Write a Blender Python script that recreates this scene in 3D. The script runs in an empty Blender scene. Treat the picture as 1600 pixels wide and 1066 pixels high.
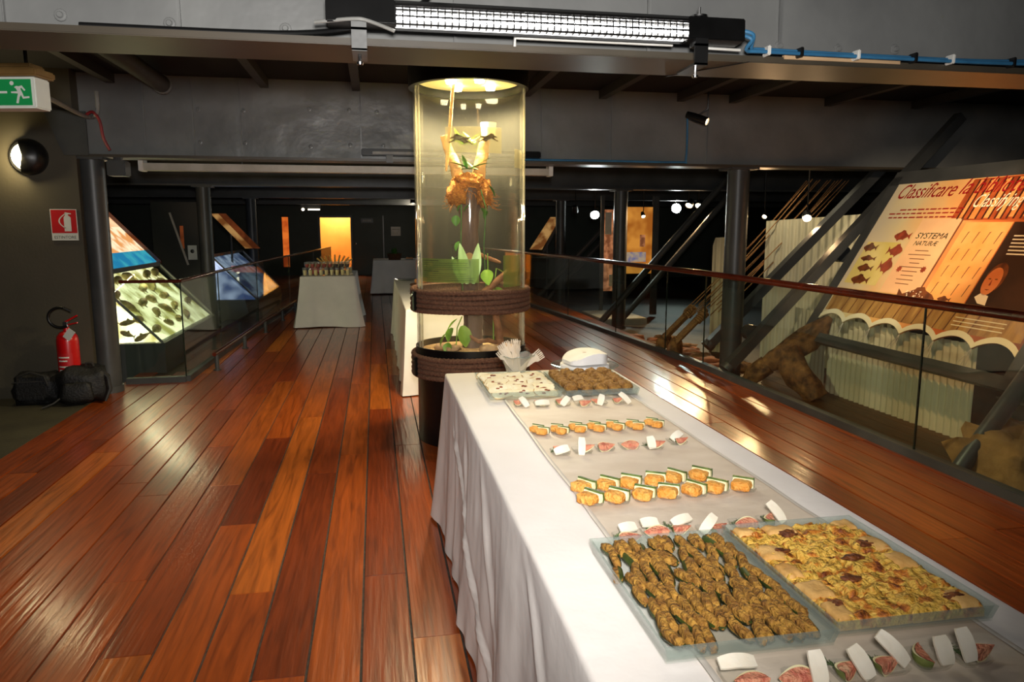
import bpy, bmesh, math, random
from mathutils import Vector, Matrix, Euler, noise

S = bpy.context.scene
COL = S.collection
rnd = random.Random(7)
PI = math.pi
R = math.radians

# ------------------------------------------------------------------ camera
cam_data = bpy.data.cameras.new('camera')
cam_data.sensor_width = 36.0
cam_data.lens = 1150.0 / 1600.0 * 36.0
cam_data.clip_start = 0.05
cam_data.clip_end = 100.0
cam = bpy.data.objects.new('camera', cam_data)
COL.objects.link(cam)
cam.location = (0, 0, 1.47)
cam.rotation_euler = (PI / 2 - math.atan(177 / 1150.0), 0, -R(10.45))
S.camera = cam

# ------------------------------------------------------------------ world and exposure
W = bpy.data.worlds.new('world')
S.world = W
W.use_nodes = True
W.node_tree.nodes['Background'].inputs[0].default_value = (0.55, 0.62, 0.7, 1)
W.node_tree.nodes['Background'].inputs[1].default_value = 0.010
S.view_settings.view_transform = 'Standard'
S.view_settings.look = 'None'
S.view_settings.gamma = 1.0
S.view_settings.use_curve_mapping = False
S.view_settings.exposure = 0.06
try:
    S.cycles.transparent_max_bounces = 32
    S.cycles.max_bounces = 8
except Exception:
    pass


def light(name, kind, loc, energy, color=(1, 1, 1), size=0.1, target=None, size_y=None, spot=None, blend=0.5, parent=None):
    l = bpy.data.lights.new(name, kind)
    l.energy = energy
    l.color = color
    if kind == 'AREA':
        l.size = size
        if size_y:
            l.shape = 'RECTANGLE'
            l.size_y = size_y
    else:
        l.shadow_soft_size = size
    if spot:
        l.spot_size = R(spot)
        l.spot_blend = blend
    o = bpy.data.objects.new(name, l)
    COL.objects.link(o)
    o.location = loc
    if target is not None:
        o.rotation_euler = (Vector(target) - Vector(loc)).to_track_quat('-Z', 'Y').to_euler()
    if parent is not None:
        o.parent = parent
        o.matrix_parent_inverse = Matrix.Translation(-wloc(parent))
    return o


def wloc(o):
    v = Vector((0, 0, 0))
    while o is not None:
        v += o.location
        o = o.parent
    return v


# the photographer's flash, on the camera and tilted up
light('camera_flash', 'SPOT', (0.02, -0.08, 1.66), 440, (1.0, 0.96, 0.92), 0.10, target=(0.02 - 0.03 * 4, -0.08 + 0.986 * 4, 1.66 + 0.10 * 4), spot=121, blend=1.0)


# ------------------------------------------------------------------ materials
def sr(r, g, b):
    def f(c):
        c /= 255.0
        return c / 12.92 if c <= 0.04045 else ((c + 0.055) / 1.055) ** 2.4
    return (f(r), f(g), f(b), 1.0)


def nd(nt, kind, **kw):
    n = nt.nodes.new(kind)
    for k, v in kw.items():
        setattr(n, k, v)
    return n


def base_mat(name):
    m = bpy.data.materials.new(name)
    m.use_nodes = True
    nt = m.node_tree
    p = nt.nodes['Principled BSDF']
    return m, nt, p


def coords(nt, scale=(1, 1, 1), rand=False):
    tc = nd(nt, 'ShaderNodeTexCoord')
    mp = nd(nt, 'ShaderNodeMapping')
    mp.inputs['Scale'].default_value = scale
    nt.links.new(tc.outputs['Object'], mp.inputs['Vector'])
    if rand:
        oi = nd(nt, 'ShaderNodeObjectInfo')
        mu = nd(nt, 'ShaderNodeMath', operation='MULTIPLY')
        mu.inputs[1].default_value = 37.0
        nt.links.new(oi.outputs['Random'], mu.inputs[0])
        cb = nd(nt, 'ShaderNodeCombineXYZ')
        for i in range(3):
            nt.links.new(mu.outputs[0], cb.inputs[i])
        nt.links.new(cb.outputs[0], mp.inputs['Location'])
    return mp.outputs['Vector']


def ramp(nt, fac, stops):
    r = nd(nt, 'ShaderNodeValToRGB')
    e = r.color_ramp.elements
    while len(e) < len(stops):
        e.new(0.5)
    for el, (p, c) in zip(e, stops):
        el.position = p
        el.color = c
    nt.links.new(fac, r.inputs[0])
    return r.outputs[0]


def M(name, col, rough=0.5, metal=0.0, col2=None, nscale=8.0, stretch=(1, 1, 1), detail=4.0, lo=0.35, hi=0.65,
      bump=0.0, bscale=None, spec=0.5, coat=0.0, emit=None, estr=0.0, sss=0.0, rand=True, extra=None, trans=0.0, alpha=None, sheen=0.0):
    m, nt, p = base_mat(name)
    p.inputs['Base Color'].default_value = col
    p.inputs['Roughness'].default_value = rough
    p.inputs['Metallic'].default_value = metal
    p.inputs['Specular IOR Level'].default_value = spec
    p.inputs['Coat Weight'].default_value = coat
    p.inputs['Coat Roughness'].default_value = 0.1
    p.inputs['Transmission Weight'].default_value = trans
    p.inputs['Sheen Weight'].default_value = sheen
    if sss:
        p.inputs['Subsurface Weight'].default_value = sss
        p.inputs['Subsurface Radius'].default_value = (0.01, 0.006, 0.004)
    if emit:
        p.inputs['Emission Color'].default_value = emit
        p.inputs['Emission Strength'].default_value = estr
    if alpha is not None:
        p.inputs['Alpha'].default_value = alpha
    if col2 is not None or bump:
        vec = coords(nt, stretch, rand)
    if col2 is not None:
        n = nd(nt, 'ShaderNodeTexNoise')
        n.inputs['Scale'].default_value = nscale
        n.inputs['Detail'].default_value = detail
        nt.links.new(vec, n.inputs['Vector'])
        stops = [(lo, col), (hi, col2)]
        if extra:
            stops += extra
        c = ramp(nt, n.outputs['Fac'], stops)
        nt.links.new(c, p.inputs['Base Color'])
        if emit == 'same':
            nt.links.new(c, p.inputs['Emission Color'])
    if bump:
        n2 = nd(nt, 'ShaderNodeTexNoise')
        n2.inputs['Scale'].default_value = bscale or nscale
        n2.inputs['Detail'].default_value = 4.0
        nt.links.new(vec, n2.inputs['Vector'])
        b = nd(nt, 'ShaderNodeBump')
        b.inputs['Strength'].default_value = bump
        b.inputs['Distance'].default_value = 0.02
        nt.links.new(n2.outputs['Fac'], b.inputs['Height'])
        nt.links.new(b.outputs[0], p.inputs['Normal'])
    return m


def glass_mat(name, tint=(0.93, 0.97, 0.95, 1), ior=1.45, rough=0.02, haze=0.0, hazecol=(0.8, 0.8, 0.75, 1)):
    # thin clear sheet: lets light straight through, mirrors at grazing angles
    m = bpy.data.materials.new(name)
    m.use_nodes = True
    nt = m.node_tree
    nt.nodes.clear()
    out = nd(nt, 'ShaderNodeOutputMaterial')
    tr = nd(nt, 'ShaderNodeBsdfTransparent')
    tr.inputs[0].default_value = tint
    gl = nd(nt, 'ShaderNodeBsdfGlossy')
    gl.inputs['Roughness'].default_value = rough
    lw = nd(nt, 'ShaderNodeLayerWeight')
    pw = nd(nt, 'ShaderNodeMath', operation='POWER')
    pw.inputs[1].default_value = 5.0
    nt.links.new(lw.outputs['Facing'], pw.inputs[0])
    f0 = ((ior - 1) / (ior + 1)) ** 2
    ma = nd(nt, 'ShaderNodeMath', operation='MULTIPLY_ADD')
    ma.inputs[1].default_value = 1 - f0
    ma.inputs[2].default_value = f0
    nt.links.new(pw.outputs[0], ma.inputs[0])
    mx = nd(nt, 'ShaderNodeMixShader')
    nt.links.new(ma.outputs[0], mx.inputs[0])
    nt.links.new(tr.outputs[0], mx.inputs[1])
    nt.links.new(gl.outputs[0], mx.inputs[2])
    res = mx.outputs[0]
    if haze:
        df = nd(nt, 'ShaderNodeBsdfDiffuse')
        df.inputs[0].default_value = hazecol
        m2 = nd(nt, 'ShaderNodeMixShader')
        m2.inputs[0].default_value = haze
        nt.links.new(res, m2.inputs[1])
        nt.links.new(df.outputs[0], m2.inputs[2])
        res = m2.outputs[0]
    nt.links.new(res, out.inputs[0])
    return m


def emit_mat(name, col, strength, col2=None, nscale=6.0, stretch=(1, 1, 1), lo=0.4, hi=0.6):
    m = bpy.data.materials.new(name)
    m.use_nodes = True
    nt = m.node_tree
    nt.nodes.clear()
    out = nd(nt, 'ShaderNodeOutputMaterial')
    e = nd(nt, 'ShaderNodeEmission')
    e.inputs[0].default_value = col
    e.inputs[1].default_value = strength
    if col2 is not None:
        n = nd(nt, 'ShaderNodeTexNoise')
        n.inputs['Scale'].default_value = nscale
        nt.links.new(coords(nt, stretch), n.inputs['Vector'])
        nt.links.new(ramp(nt, n.outputs['Fac'], [(lo, col), (hi, col2)]), e.inputs[0])
    nt.links.new(e.outputs[0], out.inputs[0])
    return m


def plank_mat():
    m, nt, p = base_mat('varnished_plank')
    vec = coords(nt, (9.0, 0.55, 1.0), True)
    n = nd(nt, 'ShaderNodeTexNoise')
    n.inputs['Scale'].default_value = 3.0
    n.inputs['Detail'].default_value = 8.0
    n.inputs['Distortion'].default_value = 1.4
    nt.links.new(vec, n.inputs['Vector'])
    oi = nd(nt, 'ShaderNodeObjectInfo')
    basec = ramp(nt, oi.outputs['Random'], [(0.0, sr(116, 46, 14)), (0.25, sr(146, 64, 20)), (0.5, sr(162, 76, 22)),
                                            (0.75, sr(132, 52, 16)), (1.0, sr(198, 110, 36))])
    gr = ramp(nt, n.outputs['Fac'], [(0.30, (0.55, 0.50, 0.46, 1)), (0.5, (0.95, 0.93, 0.90, 1)), (0.72, (1.3, 1.3, 1.25, 1))])
    mx = nd(nt, 'ShaderNodeMix', data_type='RGBA', blend_type='MULTIPLY')
    mx.inputs[0].default_value = 1.0
    nt.links.new(basec, mx.inputs[6])
    nt.links.new(gr, mx.inputs[7])
    nt.links.new(mx.outputs[2], p.inputs['Base Color'])
    p.inputs['Roughness'].default_value = 0.33
    p.inputs['Coat Weight'].default_value = 0.55
    p.inputs['Coat Roughness'].default_value = 0.16
    n2 = nd(nt, 'ShaderNodeTexNoise')
    n2.inputs['Scale'].default_value = 5.0
    n2.inputs['Detail'].default_value = 5.0
    nt.links.new(vec, n2.inputs['Vector'])
    b = nd(nt, 'ShaderNodeBump')
    b.inputs['Strength'].default_value = 0.12
    b.inputs['Distance'].default_value = 0.02
    nt.links.new(n2.outputs['Fac'], b.inputs['Height'])
    nt.links.new(b.outputs[0], p.inputs['Normal'])
    nt.links.new(b.outputs[0], p.inputs['Coat Normal'])
    return m


def vein_wood(name, a, b_, c_):
    return M(name, a, 0.7, col2=b_, nscale=5, stretch=(1, 1, 5), bump=0.6, bscale=9, extra=[(0.8, c_)])


MT = {}
MT['plank'] = plank_mat()
MT['joint'] = M('dark_caulk', sr(40, 32, 26), 0.8, col2=sr(70, 60, 50), nscale=40)
MT['concrete'] = M('dark_concrete', sr(56, 52, 36), 0.75, col2=sr(70, 66, 46), nscale=3, bump=0.1, bscale=30)
MT['darkfloor'] = M('black_floor', sr(14, 13, 11), 0.7, col2=sr(20, 18, 15), nscale=4)
MT['board'] = M('brown_board', sr(70, 44, 22), 0.5, col2=sr(92, 58, 28), nscale=4, stretch=(8, 1, 1))
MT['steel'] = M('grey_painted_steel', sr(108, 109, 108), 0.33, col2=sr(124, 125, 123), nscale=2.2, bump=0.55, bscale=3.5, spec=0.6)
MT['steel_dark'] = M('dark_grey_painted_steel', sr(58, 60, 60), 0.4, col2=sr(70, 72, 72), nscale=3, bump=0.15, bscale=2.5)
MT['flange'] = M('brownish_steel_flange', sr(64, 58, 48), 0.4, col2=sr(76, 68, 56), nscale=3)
MT['ceiling'] = M('black_ceiling', sr(9, 9, 9), 0.9, col2=sr(13, 13, 13), nscale=3)
MT['joist'] = M('dark_joist', sr(46, 46, 44), 0.6, col2=sr(54, 54, 50), nscale=3)
MT['wall'] = M('olive_black_wall', sr(70, 66, 52), 0.6, col2=sr(78, 72, 58), nscale=2, bump=0.05, bscale=40)
MT['backwall'] = M('green_black_wall', sr(58, 66, 60), 0.6, col2=sr(64, 72, 66), nscale=2)
MT['black'] = M('black_plastic', sr(14, 14, 14), 0.35, col2=sr(20, 20, 20), nscale=8)
MT['black_gloss'] = M('glossy_black_metal', sr(10, 10, 10), 0.3, spec=0.25, col2=sr(16, 16, 16), nscale=8)
MT['chrome'] = M('bright_metal', sr(200, 200, 200), 0.25, 1.0, col2=sr(170, 170, 170), nscale=20)
MT['white'] = M('white_paint', sr(225, 225, 220), 0.5, col2=sr(210, 208, 200), nscale=8)
MT['greywhite'] = M('grey_white_metal', sr(190, 185, 172), 0.4, col2=sr(170, 165, 150), nscale=6)
MT['blue_cable'] = M('blue_cable', sr(56, 118, 160), 0.45, col2=sr(46, 102, 142), nscale=10)
MT['grey_cable'] = M('grey_cable', sr(150, 150, 146), 0.5, col2=sr(130, 130, 126), nscale=10)
MT['red_cable'] = M('red_cable', sr(150, 30, 34), 0.5, col2=sr(120, 24, 28), nscale=10)
MT['batten'] = M('pale_wood_batten', sr(205, 170, 130), 0.7, col2=sr(180, 145, 105), nscale=6, stretch=(1, 6, 6))
MT['handrail'] = M('dark_red_handrail', sr(96, 34, 16), 0.25, col2=sr(70, 24, 12), nscale=5, coat=0.5)
MT['rail_glass'] = glass_mat('railing_glass', (0.90, 0.95, 0.92, 1), 1.45)
MT['glass_edge'] = M('dark_green_glass_edge', sr(24, 34, 28), 0.2, col2=sr(30, 44, 36), nscale=10)
MT['cyl_glass'] = glass_mat('terrarium_glass', (0.985, 0.985, 0.96, 1), 1.42, 0.03, 0.013, (0.9, 0.85, 0.65, 1))
MT['clear'] = glass_mat('clear_plastic', (0.97, 0.97, 0.96, 1), 1.45, 0.05, 0.05)
MT['tray_glass'] = glass_mat('tray_glass', (0.965, 0.98, 0.97, 1), 1.5, 0.03, 0.03, (0.75, 0.82, 0.79, 1))
MT['glass_rim'] = glass_mat('green_glass_rim', (0.86, 0.90, 0.88, 1), 1.5, 0.06, 0.15, (0.56, 0.62, 0.59, 1))
MT['cloth'] = M('white_tablecloth', sr(230, 223, 216), 0.8, col2=sr(236, 230, 224), nscale=3, bump=0.25, bscale=7, sheen=0.1)
MT['cloth_far'] = M('ivory_tablecloth', sr(225, 222, 216), 0.8, col2=sr(236, 232, 226), nscale=3, bump=0.15, bscale=5)
MT['runner'] = M('grey_organza', sr(208, 192, 172), 0.6, col2=sr(220, 206, 188), nscale=6, stretch=(1, 1.6, 1), bump=0.12, bscale=14)
MT['runner_hem'] = M('grey_organza_hem', sr(205, 198, 188), 0.5, col2=sr(192, 185, 175), nscale=12)
MT['rope'] = M('brown_rope', sr(98, 66, 48), 0.85, col2=sr(130, 92, 68), nscale=90, bump=0.6, bscale=160)
MT['fibre'] = M('coconut_fibre', sr(150, 88, 30), 0.9, col2=sr(196, 130, 50), nscale=60, bump=0.8, bscale=120)
MT['trunk'] = M('grey_brown_bark', sr(92, 70, 58), 0.75, col2=sr(128, 104, 90), nscale=10, stretch=(1, 1, 0.3), bump=0.8, bscale=20)
MT['branch'] = M('pale_branch', sr(170, 130, 80), 0.7, col2=sr(205, 165, 105), nscale=15, bump=0.5, bscale=30)
MT['twig'] = M('brown_twig', sr(130, 84, 52), 0.7, col2=sr(160, 110, 70), nscale=25, bump=0.4, bscale=50)
MT['leaf'] = M('bright_leaf', sr(120, 170, 50), 0.45, col2=sr(160, 200, 80), nscale=10, spec=0.4)
MT['leaf_dark'] = M('dark_leaf', sr(50, 100, 36), 0.5, col2=sr(84, 134, 50), nscale=14)
MT['leaf_pale'] = M('pale_leaf', sr(196, 224, 180), 0.5, col2=sr(170, 206, 140), nscale=8)
MT['sand'] = M('terrarium_sand', sr(176, 140, 92), 0.9, col2=sr(206, 172, 122), nscale=30, bump=0.6, bscale=60)
MT['stone'] = M('tan_stone', sr(186, 150, 110), 0.8, col2=sr(214, 180, 140), nscale=12, bump=0.4, bscale=20)
MT['label_film'] = glass_mat('green_label_film', (0.66, 0.76, 0.46, 1), 1.3, 0.3, 0.42, sr(146, 176, 84))
MT['frog_film'] = glass_mat('pale_picture_film', (0.9, 0.86, 0.66, 1), 1.3, 0.3, 0.34, sr(225, 212, 166))
MT['ink'] = M('dark_ink', sr(40, 44, 24), 0.7, col2=sr(50, 56, 30), nscale=40)
MT['frog'] = M('frog_print', sr(84, 70, 40), 0.7, col2=sr(120, 100, 60), nscale=30)


# ------------------------------------------------------------------ mesh building
class MB:
    def __init__(s):
        s.v = []
        s.f = []

    def add(s, vs, fs, mat=None):
        n = len(s.v)
        for v in vs:
            v = Vector(v)
            s.v.append(mat @ v if mat else v)
        s.f += [tuple(i + n for i in f) for f in fs]
        return s

    def box(s, c, size, rot=None):
        x, y, z = (d / 2 for d in size)
        vs = [(-x, -y, -z), (x, -y, -z), (x, y, -z), (-x, y, -z), (-x, -y, z), (x, -y, z), (x, y, z), (-x, y, z)]
        fs = [(3, 2, 1, 0), (4, 5, 6, 7), (0, 1, 5, 4), (1, 2, 6, 5), (2, 3, 7, 6), (3, 0, 4, 7)]
        m = Matrix.Translation(Vector(c))
        if rot:
            m = m @ Euler(rot).to_matrix().to_4x4()
        return s.add(vs, fs, m)

    def bb(s, x0, x1, y0, y1, z0, z1):
        return s.box(((x0 + x1) / 2, (y0 + y1) / 2, (z0 + z1) / 2), (abs(x1 - x0), abs(y1 - y0), abs(z1 - z0)))

    def bar(s, a, b, w, h=None, up=(0, 0, 1)):
        a, b = Vector(a), Vector(b)
        h = h or w
        d = (b - a)
        L = d.length
        d.normalize()
        u = Vector(up)
        x = d.cross(u)
        if x.length < 1e-4:
            x = d.cross(Vector((1, 0, 0)))
        x.normalize()
        z = x.cross(d)
        m = Matrix((x, d, z)).transposed().to_4x4()
        m.translation = (a + b) / 2
        vs = [(i * w / 2, j * L / 2, k * h / 2) for k in (-1, 1) for i, j in ((-1, -1), (1, -1), (1, 1), (-1, 1))]
        fs = [(3, 2, 1, 0), (4, 5, 6, 7), (0, 1, 5, 4), (1, 2, 6, 5), (2, 3, 7, 6), (3, 0, 4, 7)]
        return s.add(vs, fs, m)

    def tube(s, pts, r, n=8, cap=True, closed=False):
        pts = [Vector(p) for p in pts]
        m = len(pts)
        rr = r if isinstance(r, (list, tuple)) else [r] * m
        vs = []
        prev = None
        for i, p in enumerate(pts):
            if closed:
                d = pts[(i + 1) % m] - pts[i - 1]
            else:
                d = pts[min(i + 1, m - 1)] - pts[max(i - 1, 0)]
            d.normalize()
            if prev is None:
                x = d.orthogonal().normalized()
            else:
                x = prev - d * prev.dot(d)
                if x.length < 1e-6:
                    x = d.orthogonal()
                x.normalize()
            prev = x
            y = d.cross(x)
            for k in range(n):
                a = 2 * PI * k / n
                vs.append(p + (x * math.cos(a) + y * math.sin(a)) * rr[i])
        fs = []
        last = m if closed else m - 1
        for i in range(last):
            j = (i + 1) % m
            for k in range(n):
                k2 = (k + 1) % n
                fs.append((i * n + k, i * n + k2, j * n + k2, j * n + k))
        if cap and not closed:
            fs.append(tuple(range(n - 1, -1, -1)))
            fs.append(tuple((m - 1) * n + k for k in range(n)))
        return s.add(vs, fs)

    def lathe(s, prof, n=32, c=(0, 0, 0), mat=None, a0=0.0, a1=2 * PI):
        full = abs(a1 - a0 - 2 * PI) < 1e-6
        cols = n if full else n + 1
        vs = []
        for (r, z) in prof:
            for k in range(cols):
                a = a0 + (a1 - a0) * k / n
                vs.append((c[0] + r * math.cos(a), c[1] + r * math.sin(a), c[2] + z))
        fs = []
        for i in range(len(prof) - 1):
            for k in range(n):
                k2 = (k + 1) % cols
                fs.append((i * cols + k, i * cols + k2, (i + 1) * cols + k2, (i + 1) * cols + k))
        return s.add(vs, fs, mat)

    def prism(s, poly, h, mat=None):
        n = len(poly)
        vs = [(p[0], p[1], 0) for p in poly] + [(p[0], p[1], h) for p in poly]
        fs = [tuple(range(n - 1, -1, -1)), tuple(range(n, 2 * n))]
        fs += [(i, (i + 1) % n, n + (i + 1) % n, n + i) for i in range(n)]
        return s.add(vs, fs, mat)

    def lump(s, c, size, seed=0, amp=0.15, freq=2.0, seg=12, sq=0.75, mat=None):
        vs = []
        fs = []
        so = Vector((seed * 3.7, seed * 1.3, seed * 7.1))
        rings = max(4, seg // 2)
        def sp(t, e):
            return math.copysign(abs(t) ** e, t)
        for i in range(rings + 1):
            th = PI * i / rings
            for k in range(seg):
                ph = 2 * PI * k / seg
                d = Vector((sp(math.sin(th), sq) * sp(math.cos(ph), sq), sp(math.sin(th), sq) * sp(math.sin(ph), sq), sp(math.cos(th), sq)))
                f = 1 + amp * noise.noise(d * freq + so)
                vs.append((c[0] + d.x * size[0] / 2 * f, c[1] + d.y * size[1] / 2 * f, c[2] + d.z * size[2] / 2 * f))
        for i in range(rings):
            for k in range(seg):
                k2 = (k + 1) % seg
                if i == 0:
                    fs.append((k, (i + 1) * seg + k, (i + 1) * seg + k2))
                elif i == rings - 1:
                    fs.append((i * seg + k, (i + 1) * seg + k, i * seg + k2))
                else:
                    fs.append((i * seg + k, (i + 1) * seg + k, (i + 1) * seg + k2, i * seg + k2))
        return s.add(vs, fs, mat)

    def grid(s, fn, nu, nv):
        vs = [fn(i / nu, j / nv) for j in range(nv + 1) for i in range(nu + 1)]
        fs = [(j * (nu + 1) + i, j * (nu + 1) + i + 1, (j + 1) * (nu + 1) + i + 1, (j + 1) * (nu + 1) + i) for j in range(nv) for i in range(nu)]
        return s.add(vs, fs)

    def build(s, name, mat, parent=None, smooth=False, world=True, bevel=0.0, angle=40, merge=False):
        off = wloc(parent) if (parent is not None and world) else Vector((0, 0, 0))
        me = bpy.data.meshes.new(name)
        me.from_pydata([tuple(v - off) for v in s.v], [], s.f)
        bm = bmesh.new()
        bm.from_mesh(me)
        if merge:
            bmesh.ops.remove_doubles(bm, verts=bm.verts, dist=1e-5)
        if bevel:
            bmesh.ops.bevel(bm, geom=list(bm.edges), offset=bevel, segments=2, affect='EDGES', clamp_overlap=True)
        bmesh.ops.recalc_face_normals(bm, faces=bm.faces)
        bm.to_mesh(me)
        bm.free()
        me.materials.append(MT[mat] if isinstance(mat, str) else mat)
        if smooth:
            me.polygons.foreach_set('use_smooth', [True] * len(me.polygons))
            me.set_sharp_from_angle(angle=R(angle))
        o = bpy.data.objects.new(name, me)
        COL.objects.link(o)
        if parent is not None:
            o.parent = parent
        return o


def tag(o, label=None, cat=None, group=None, kind=None):
    if label:
        o['label'] = label
    if cat:
        o['category'] = cat
    if group:
        o['group'] = group
    if kind:
        o['kind'] = kind
    return o


def thing(name, label, cat, loc=(0, 0, 0), rot=(0, 0, 0), group=None, kind=None):
    o = bpy.data.objects.new(name, None)
    COL.objects.link(o)
    o.empty_display_size = 0.05
    o.location = loc
    o.rotation_euler = rot
    return tag(o, label, cat, group, kind)


def inst(src, name, loc, rot=(0, 0, 0), scale=1.0, parent=None):
    o = src.copy()
    o.name = name
    COL.objects.link(o)
    o.parent = parent
    o.location = loc
    o.rotation_euler = rot
    o.scale = (scale,) * 3 if not isinstance(scale, (tuple, list)) else scale
    return o


def copy_tree(o, parent=None):
    c = o.copy()
    COL.objects.link(c)
    if parent is not None:
        c.parent = parent
    for ch in o.children:
        copy_tree(ch, c)
    return c


def text_mesh(body, size, mat, parent, loc, shear=0.0, thick=0.0, name='lettering', rot=(0, 0, 0), sx=1.0, align='LEFT', offset=0.0, width=None):
    cu = bpy.data.curves.new(name, 'FONT')
    cu.body = body
    cu.size = size
    cu.shear = shear
    cu.extrude = thick
    cu.align_x = align
    cu.offset = offset
    cu.resolution_u = 3
    o = bpy.data.objects.new(name, cu)
    COL.objects.link(o)
    dg = bpy.context.evaluated_depsgraph_get()
    me = bpy.data.meshes.new_from_object(o.evaluated_get(dg))
    bpy.data.objects.remove(o)
    bpy.data.curves.remove(cu)
    if width:
        xs = [v.co.x for v in me.vertices]
        w = max(xs) - min(xs)
        sx = width / w
    me.materials.clear()
    me.materials.append(MT[mat] if isinstance(mat, str) else mat)
    t = bpy.data.objects.new(name, me)
    COL.objects.link(t)
    t.parent = parent
    t.location = loc
    t.rotation_euler = rot
    t.scale = (sx, 1, 1)
    return t


ORD = ['first', 'second', 'third', 'fourth', 'fifth', 'sixth', 'seventh', 'eighth', 'ninth', 'tenth', 'eleventh', 'twelfth', 'thirteenth']
ZL = -0.16   # floor level beyond the railings

# ------------------------------------------------------------------ floors
PW = 0.179
X0 = 0.093 - 14 * PW
floor = MB().bb(X0 - 0.004, X0 + 33 * PW, -1.2, 24.2, -0.2, -0.010).build('floor', 'joint')
tag(floor, 'dark caulked base under varnished red-brown ship planks', None, kind='structure')
prnd = random.Random(11)
far_mb = MB()
n_near = 0
specs = []
for k in range(33):
    x0 = X0 + k * PW
    y = -1.2 - prnd.random() * 1.6
    while y < 24.0:
        L = prnd.uniform(1.5, 3.1)
        y0, y1 = max(y, -1.2), min(y + L, 24.0)
        if y1 - y0 > 0.05:
            lim = -1.86 if y0 > 7.46 else X0 - 0.1
            if not (x0 + PW < -1.80 and y0 > 7.3):
                specs.append((x0, y0, y1))
        y += L
specs.sort(key=lambda t: t[1])
for i, (x0, y0, y1) in enumerate(specs):
    h = prnd.uniform(-0.0012, 0.0)
    if i < 300:
        b = MB().bb(-PW / 2 + 0.0045, PW / 2 - 0.0045, 0.001, y1 - y0 - 0.001, -0.02, h).build('plank', 'plank', floor, world=False, bevel=0.0012)
        b.location = (x0 + PW / 2, y0, 0)
    else:
        far_mb.bb(x0 + 0.0045, x0 + PW - 0.0045, y0 + 0.001, y1 - 0.001, -0.02, h)
if far_mb.v:
    tag(far_mb.build('distant_planking', 'plank', floor), kind='stuff')

fl = MB().bb(-7, X0 - 0.004, -1.2, 7.2, -0.2, -0.004).build('floor_concrete', 'concrete')
tag(fl, 'dark olive concrete floor strip beside the planks at left', None, kind='structure')
tag(MB().bb(-8, 12, 7.2, 24.2, ZL - 0.25, ZL - 0.04).build('floor_lower', 'darkfloor'), 'black lower floor of the exhibition below the walkway', None, kind='structure')
pf = MB().bb(3.47, 12, -1.2, 12, ZL - 0.06, ZL - 0.012).build('floor_platform', 'darkfloor')
tag(pf, 'brown boarded lower platform beyond the right glass railing', None, kind='structure')
for k in range(7):
    o = MB().bb(3.50 + k * 0.165, 3.50 + k * 0.165 + 0.160, -1.0, 8.2, ZL - 0.02, ZL).build('board', 'board', pf)
MB().bb(3.42, 3.468, -1.2, 7.2, -0.3, -0.012).build('edge_fascia', 'steel_dark', pf)

# ------------------------------------------------------------------ ceiling, beams, walls
ceil = MB().bb(-8, 12, -1.2, 24.3, 2.78, 2.9).build('ceiling', 'ceiling')
tag(ceil, 'black ceiling between the deep steel beams', None, kind='structure')
ZB = 2.08
BY = [2.75, 7.12, 11.5, 15.9, 20.2]
for i, by in enumerate(BY):
    y1 = BY[i + 1] if i + 1 < len(BY) else 24
    for x in (-2.2, -0.93, -0.13, 1.45, 2.2, 3.0, 3.55, 4.6, 5.6) if i < 2 else (-0.93, 1.45, 3.0):
        MB().bb(x - 0.035, x + 0.035, by + 0.01, y1 - 0.01, 2.70, 2.78).build('joist', 'joist', ceil)

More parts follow.
